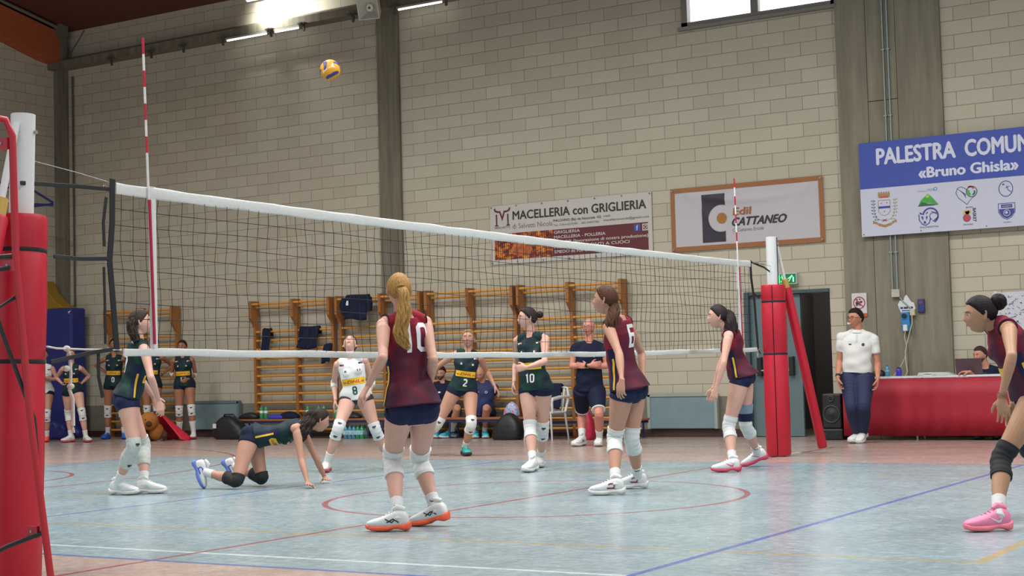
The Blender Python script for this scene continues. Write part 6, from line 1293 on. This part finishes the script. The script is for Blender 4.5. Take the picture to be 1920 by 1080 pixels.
def maroon_mat():
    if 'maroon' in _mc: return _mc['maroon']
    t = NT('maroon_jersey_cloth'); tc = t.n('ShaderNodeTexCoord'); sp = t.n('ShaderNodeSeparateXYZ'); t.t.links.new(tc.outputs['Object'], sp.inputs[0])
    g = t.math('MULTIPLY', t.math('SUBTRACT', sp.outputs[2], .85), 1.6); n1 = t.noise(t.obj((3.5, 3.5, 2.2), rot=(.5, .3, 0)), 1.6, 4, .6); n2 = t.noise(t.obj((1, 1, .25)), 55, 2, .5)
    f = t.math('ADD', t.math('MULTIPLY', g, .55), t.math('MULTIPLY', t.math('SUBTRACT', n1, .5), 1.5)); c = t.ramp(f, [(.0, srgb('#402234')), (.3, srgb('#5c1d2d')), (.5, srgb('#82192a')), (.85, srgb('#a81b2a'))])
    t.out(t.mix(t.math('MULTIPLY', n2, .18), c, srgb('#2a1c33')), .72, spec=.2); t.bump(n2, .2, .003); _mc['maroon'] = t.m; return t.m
def green_mat():
    if 'green' in _mc: return _mc['green']
    t = NT('dark_green_jersey_cloth'); n1 = t.noise(t.obj((3, 3, 1.5), rot=(.3, .2, 0)), 1.8, 3, .5); n2 = t.noise(t.obj(), 60, 2, .5)
    t.out(t.mix(t.math('MULTIPLY', n2, .2), t.ramp(n1, [(.35, srgb('#182433')), (.5, srgb('#17302f')), (.62, srgb('#18402f'))]), srgb('#141c2c')), .7, spec=.22); t.bump(n2, .2, .003); _mc['green'] = t.m; return t.m

def chest_prints(p, num, ncol=M_PRINT, numh=.095, shoulder=True, front_t=.43, band=True, tn=.20):
    C, R, U = p.front(front_t); o = p.jo
    if band:
        decal('yellow_band', rect2(-.125, -.037, .125, .037), p.jb, C, R, U, M_YEL, o, off=.003)
        decal('lettering', shift2(text2d('DHL', .036, 1.35, .012, .3), 0, -.018, .15, True), p.jb, C, R, U, M_REDP, o, off=.005, step=.015)
        decal('lettering', join2(rect2(-.115, -.016, -.082, -.010), rect2(-.115, -.004, -.080, .002), rect2(.082, -.016, .115, -.010), rect2(.085, -.004, .115, .002)), p.jb, C, R, U, M_REDP, o, off=.005)
    if num:
        C, R, U = p.front(tn); decal('number', number2(num, numh), p.jb, C, R, U, ncol, o, off=.0035)
    C, R, U = p.front(.70)
    mk = M_PRINT if ncol is M_PRINT else M_BLK
    decal('emblem', join2(poly2((-.014, .004), (0, .012), (.014, .004), (0, .0)), rect2(-.013, -.010, .013, -.003)), p.jb, C - R * .075, R, U, mk, o)
    for dx, mm in ((-.012, M_GRN), (0, M_PRINT), (.012, M_REDP)): decal('flag', rect2(dx - .006, -.011, dx + .006, .011), p.jb, C + R * .075 - U * .0, R, U, mm, o)
    if shoulder:
        C, R, U = p.front(.86)
        for sg in (-1, 1):
            decal('shoulder_badge', rect2(-.024, -.008, .024, .010), p.jb, C + R * .105 * sg, R, U, M_PRINT if ncol is M_PRINT else M_NAVY, o); decal('shoulder_badge', rect2(-.003, -.008, .022, .004), p.jb, C + R * .105 * sg, R, U, M_REDP, o, off=.005)
def side_stripe(p, side, bvh, o, t0, t1, w=.018, mm=M_YEL, back=0.0):
    sg = 1 if side == 'L' else -1; a = p.torso_frame(t0); b = p.torso_frame(t1); C = (a[0] + b[0]) / 2; L, F = p.torso_frame((t0+t1)/2)[1:]
    R = unit(-F * sg * -1 * 1.0 + L * back) ; N = L * sg; R = np.cross(p.U, N); R = unit(R)
    h = np.linalg.norm(b[0] - a[0]) / 2
    decal('side_panel', rect2(-w * 2.2, -h, w * 1.2, h), bvh, C, R, p.U, M_NAVY, o, off=.002, reach=.35); decal('side_stripe', rect2(-w/2, -h, w/2, h * .55), bvh, C, R, p.U, mm, o, off=.004, reach=.35)

# --- maroon team -----------------------------------------------------------
def maroon(key, num, label, skin, haircol, hair_kw, shoe_kw, pad=None, vox=.0055, hands=(.35, .35), thumbs=(None, None), spread=(.06, .06), padlogo=None, t_hem=.045):
    p = Person(key, vox); p.body(skin_mat(skin), hands, spread, thumbs, label); p.face(); p.hair(haircol, **hair_kw)
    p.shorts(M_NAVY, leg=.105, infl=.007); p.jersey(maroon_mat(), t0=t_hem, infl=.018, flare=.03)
    for sd in 'LR': side_stripe(p, sd, p.jb, p.jo, .02, .62)
    if num:
        C, R, U = p.front(.76, -1); decal('number', number2(num, .20), p.jb, C + R * .02, R, U, M_PRINT, p.jo, off=.004)
    C, R, U = p.front(.43); decal('yellow_band', rect2(-.10, -.035, .10, .035), p.jb, C, R, U, M_YEL, p.jo)
    # dark piping round the armholes
    for sd in 'LR':
        Rg = p.trap_rings(sd, .012, .86)[-1]; c, u, v, ru, rv = Rg
        q = MB(); q.tube([c + u * (ru + .002) * math.cos(a) + v * (rv + .002) * math.sin(a) for a in np.linspace(0, 2*math.pi, 25)], .004, 6); q.build('armhole_piping', M_NAVY2, p.jo)
    p.pads(pad or M_SOCK, .77, 1.34, folds=.0022); p.socks(M_SOCK, logo=M_BLK); p.shoes(**shoe_kw); return p

pA = maroon('A', '10', 'player in maroon number 10 jersey seen from behind, long blond ponytail, orange-soled shoes', S_FAIR, '#a07c46', dict(style='ponytail', widths=[.022, .042, .050, .055, .044, .016], tie='#8a6a3c'),
    dict(up=M_SHOEW, sole=mat('coral_sole', '#e8603f', .5), marks=('runbird', M_BLK)), pad=M_WHITE, vox=.0042, spread=(.11, .08), hands=(.3, .35))
pB = maroon('B', '6', 'player in maroon number 6 jersey with long brown ponytail near the middle of the court', S_MID, '#4e3223', dict(style='ponytail', widths=[.024, .042, .060, .080, .06], tie='#cbb8a4'),
    dict(up=M_SHOEW, sole=M_SOLEW, marks=('loop', mat('dark_red_mark', '#6e1a2c', .5))), vox=.0045, spread=(.09, .06))
pC = maroon('C', '', 'player in maroon jersey with dark wavy ponytail leaning forward beside the far net post', S_FAIR, '#2a2022', dict(style='ponytail', widths=[.045, .07, .085, .092, .06]),
    dict(up=M_SHOEW, sole=mat('pink_sole', '#c23d5e', .5), marks=('swoosh', mat('pink_mark', '#d7407a', .5))), vox=.006)
# number print mostly hidden by the hair, grey sleeve above the far knee pad, orange toe flashes
C_, R_, U_ = pC.front(.62, -1); decal('number', digit2('1', .16), pC.jb, C_ + R_ * .05, R_, U_, M_PRINT, pC.jo, off=.004)
mb = MB(); mb.loft(pC.limb_rings('leg', 'R', .56, .84, .010, n=12), 20); mb.build('knee_sleeve', mat('grey_blue_sleeve', '#75879a', .8), pC.o)
mb = MB(); mb.loft(pC.limb_rings('leg', 'R', .74, .9, .014, n=8), 20); mb.build('knee_strap', M_NAVY, pC.o)
pD = maroon('D', '', 'player in maroon jersey with dark hair bun crouching at the right edge, pink shoe', S_OLIVE, '#1d1718', dict(style='bun', widths=.058),
    dict(up=mat('pink_shoe', '#e583a5', .5), sole=mat('pink_foam', '#ef7f8c', .5), marks=('swoosh', M_PRINT), laces='#d34f97'), pad=mat('black_knee_pad', '#17181b', .8), vox=.0042, hands=(.30, .3), spread=(.13, .06), thumbs=(None, None))
q = MB(); W_ = pD.limb_pt('arm', 'L', 1.9); T_ = unit(pD.J['wL'] - pD.J['eL']); a_ = unit(np.cross(T_, V(0, 0, 1))); b_ = np.cross(T_, a_)
for dz in (0, .012, .022): q.tube([W_ + T_*dz + (a_ * math.cos(a) + b_ * math.sin(a)) * .030 for a in np.linspace(0, 6.283, 17)], .0028, 6)
q.build('bracelets', mat('bronze_beads', '#7d5a44', .5), pD.o)

# --- green team ------------------------------------------------------------
def green(key, num, label, skin, haircol, hair_kw=None, shoe=None, vox=.0065, back=False, hands=(.4, .4), shirt=None, num_col=None, padm=None, short=None, padt=(.80, 1.28), band=True, thumbs=(None, None), sole=None, marks=None, t_hem=-.04, spread=(.06, .06), face_kw={}):
    p = Person(key, vox); p.body(skin_mat(skin), hands, spread, thumbs, label); p.face(**face_kw); p.hair(haircol, **(hair_kw or dict(style='tied')))
    p.shorts(short or (M_NAVY if key == 'E' else M_NAVY2), leg=.15, infl=.008); p.jersey(shirt or green_mat(), t0=t_hem, infl=.014, flare=.02)
    chest_prints(p, num, num_col or M_PRINT, band=band)
    if back: C, R, U = p.front(.62, -1); decal('number', number2(num, .17), p.jb, C, R, U, M_PRINT, p.jo, off=.004)
    p.pads(padm or M_SOCK, padt[0], padt[1], logo=M_BLK, folds=.0015); p.socks(M_SOCK); p.shoes(up=shoe or M_SHOEW, sole=sole or M_SOLEW, marks=marks); return p
pE = green('E', '7', 'player in dark green number 7 jersey walking right behind the near end of the net', S_FAIR, '#33261f', dict(style='ponytail', widths=[.035, .055, .062, .05]), back=True, vox=.0055, padt=(.84, 1.52), padm=mat('grey_white_pad', '#b4b9b3', .85, bump=.2), sole=M_SOLEW, marks=('bars', mat('pale_green_mark', '#a9cfc0', .6)), thumbs=(None, None), t_hem=.09)
for sd in 'LR': side_stripe(pE, sd, pE.jb, pE.jo, .0, .66)
pF = green('F', '', 'player in dark green jersey on hands and knees on the court', S_MID, '#2c211c', dict(style='ponytail', widths=[.075, .088, .085, .055]), vox=.0055, hands=(.06, .06), padm=mat('black_knee_pad', '#17181b', .8), padt=(.86, 1.34), marks=('loop', mat('blue_mark', '#2c41b8', .5)), sole=mat('blue_sole', '#5a6fc0', .5), spread=(.10, .10), t_hem=.10, thumbs=(-V(*POSE['F']['Ls']), V(*POSE['F']['Ls'])))
side_stripe(pF, 'R', pF.jb, pF.jo, .05, .6)
pG = green('G', '8', 'libero in white number 8 jersey looking up at the ball', S_FAIR, '#3a2b22', None, vox=.006, shirt=M_WHITE, num_col=mat('dark_green_print', '#1b3a3c', .6), short=M_BLK, sole=mat('red_white_sole', '#b4434a', .5), face_kw=dict())
for sd in 'LR':
    q = MB(); q.loft(pG.limb_rings('arm', sd, .92, 1.28, .006, n=8), 16); q.build('elbow_pad', M_SOCK, pG.o)
pH = green('H', '2', 'player in dark green number 2 jersey striding forward with arms out', S_MID, '#8a7048', None, shoe=mat('teal_shoe', '#1f9c93', .5), sole=mat('black_pink_sole', '#3a2430', .5), hands=(.3, .3), spread=(.12, .12), vox=.0065)
pI = green('I', '10', 'player in dark green number 10 jersey with dark bun looking left', S_FAIR, '#2b2120', dict(style='bun', widths=.042), vox=.006, hands=(.7, .5), thumbs=(V(0, 0, 1), None))
pJ = green('J', '', 'player in white jersey with red shoes half hidden behind the near post padding', S_MID, '#3a2b22', vox=.008, shirt=M_WHITE, shoe=mat('coral_shoe', '#e8503f', .5), sole=mat('coral_sole2', '#e2463b', .5), num_col=M_BLK, band=False)
pK = green('K', '3', 'player in dark green number 3 jersey, hands on hips, before the blue crash mat', S_FAIR, '#5a4030', vox=.008, sole=mat('red_rim_sole', '#b2485a', .5), marks=('swoosh', mat('lime_mark', '#b7cc3a', .5)))
pL = green('L', '0', 'player in dark green jersey with blue shoes, hands on hips, left of number 7', S_TAN, '#2e231f', vox=.008, shoe=mat('blue_shoe', '#2a5fc0', .5), sole=mat('blue_shoe', '#2a5fc0', .5))
pM = green('M', '1', 'player in dark green jersey, hands on hips, mostly hidden behind number 7', S_TAN, '#2e231f', vox=.008, shoe=mat('blue_shoe', '#2a5fc0', .5))
pN = green('N', '14', 'player in dark green number 14 jersey with hands clasped, white elbow bands', S_TAN, '#2a201c', vox=.008, sole=mat('red_rim_sole', '#b2485a', .5), padt=(.80, 1.22), thumbs=(V(0, 0, 1), V(0, 0, 1)))
for sd in 'LR':
    q = MB(); q.loft(pN.limb_rings('arm', sd, .92, 1.25, .007, n=8), 14); q.build('elbow_band', M_SOCK, pN.o)
    for p_ in (pN,):
        q = MB(); q.loft(p_.limb_rings('leg', sd, 1.45, 2.05, .008, n=10), 16); q.build('long_sock', M_SOCK, p_.o)

# --- staff -----------------------------------------------------------------
def staff(key, label, skin, hair, shirt, pants, vox=.007, long_pants=False, leg=.85, sleeves=.55, shoe=None, sole=None, hair_kw=None, face_kw={}, hands=(.5, .5), socks=1.62, thumbs=(None, None), t_hem=-.04, marks=None):
    p = Person(key, vox); p.body(skin_mat(skin), hands, (.05, .05), thumbs, label); p.face(**face_kw)
    if hair: p.hair(hair, **(hair_kw or dict(style='short', thick=.012)))
    if long_pants: p.shorts(pants, leg=1.93, infl=.010, name='trousers', leg_infl=.020, wob=.002)
    else: p.shorts(pants, leg=leg, infl=.012, leg_infl=.026)
    p.jersey(shirt, t0=t_hem, infl=.017, flare=.02, name='shirt', sleeves=sleeves, sl_infl=.011)
    p.socks(M_SOCK, socks); p.shoes(up=shoe or M_SHOEW, sole=sole or M_SOLEW, marks=marks); return p
pO = staff('O', 'bald man in dark navy t-shirt and shorts standing with folded arms and glasses', '#c68a78', None, M_NAVY2, M_NAVY2, leg=.84, face_kw=dict(glasses='#2a2624', brow='#8a7a6c'), marks=('bars', M_BLK), hands=(.3, .3), thumbs=(V(0, 0, 1), V(0, 0, 1)), vox=.0065, sleeves=.5)
C_, R_, U_ = pO.front(.72); decal('emblem', rect2(-.018, -.008, .018, .012), pO.jb, C_ - R_*.07, R_, U_, M_PRINT, pO.jo); decal('emblem', ring2(0, 0, .014, .005), pO.jb, C_ + R_*.07, R_, U_, M_PRINT, pO.jo)
for sd in 'LR':
    R0 = pO.limb_rings('leg', sd, .81, .85, .029, n=3); q = MB(); q.loft(R0, 20); q.build('white_hem', M_PRINT, pO.so)
q = MB(); q.loft(pO.limb_rings('arm', 'R', 1.78, 1.88, .006, n=4), 14); q.build('wristwatch', mat('black_strap', '#151517', .5), pO.o)
pP = staff('P', 'dark-haired man in navy t-shirt sitting on the bench, bright cyan shoe', '#b98a72', '#2b2320', M_NAVY2, M_NAVY2, leg=.8, face_kw=dict(beard='#4a382e'), shoe=mat('cyan_shoe', '#2fa9c4', .5), vox=.0075, socks=1.55)
pQ = staff('Q', 'bald man in blue t-shirt sitting on the bench with hands between his knees', '#b98772', None, mat('royal_navy_cloth', '#222c5a', .75), M_NAVY2, leg=.7, shoe=mat('cyan_shoe', '#2fa9c4', .5), vox=.0075, face_kw=dict(brow='#6a5a4c'), socks=1.75)
for p_ in (pP, pQ):
    C_, R_, U_ = p_.front(.72); decal('emblem', rect2(-.018, -.010, .018, .012), p_.jb, C_ - R_*.07, R_, U_, M_PRINT, p_.jo); decal('emblem', ring2(0, 0, .016, .006), p_.jb, C_ + R_*.07, R_, U_, M_PRINT, p_.jo)
pS = staff('S', 'referee in white polo shirt and navy trousers walking with a whistle in his mouth', '#b98068', '#1f1a1a', M_WHITE, mat('navy_trousers', '#1b2447', .75), long_pants=True, face_kw=dict(glasses='#1a1a1c', whistle=True), sleeves=.6, vox=.006, t_hem=.08, hair_kw=dict(style='short', thick=.015, front=.42), hands=(.45, .45))
C_, R_, U_ = pS.front(.72); decal('emblem', disc2(0, 0, .021), pS.jb, C_ + R_*.085, R_, U_, mat('dark_badge', '#24424a', .6), pS.jo); decal('emblem', rect2(-.018, -.008, .018, .008), pS.jb, C_ - R_*.085, R_, U_, M_BLK, pS.jo)
decal('placket', rect2(-.014, -.07, .014, .03), pS.jb, C_ + U_*.10, R_, U_, mat('placket', '#bfc2c0', .8), pS.jo)
cn = pS.torso_frame(1.0)[0]; q = MB(); Lc, Fc = pS.torso_frame(1.0)[1:]; 
q.loft([(cn - pS.U*.035 - Fc*.002, Lc, Fc, .105, .092), (cn + pS.U*.025, Lc, Fc, .072, .070)], 24, cap=False); q.loft([(cn + pS.U*.027, Lc, Fc, .076, .074), (cn - pS.U*.012 + Fc*.004, Lc, Fc, .102, .096)], 24, cap=False); q.build('collar', M_WHITE, pS.jo)
q = MB(); q.loft(pS.limb_rings('arm', 'R', 1.82, 1.93, .006, n=4), 14); q.build('wristwatch', mat('black_strap', '#151517', .5), pS.o)
pT = staff('T', 'bearded man in navy t-shirt sitting behind the red table at a laptop', '#c0876f', '#3a2d26', M_NAVY2, M_NAVY2, face_kw=dict(beard='#5a4234'), vox=.007, shoe=M_BLK, sole=M_BLK, hair_kw=dict(style='short', thick=.009, front=.42))
C_, R_, U_ = pT.front(.72); decal('emblem', rect2(-.018, -.012, .018, .012), pT.jb, C_ + R_*.07, R_, U_, M_PRINT, pT.jo)
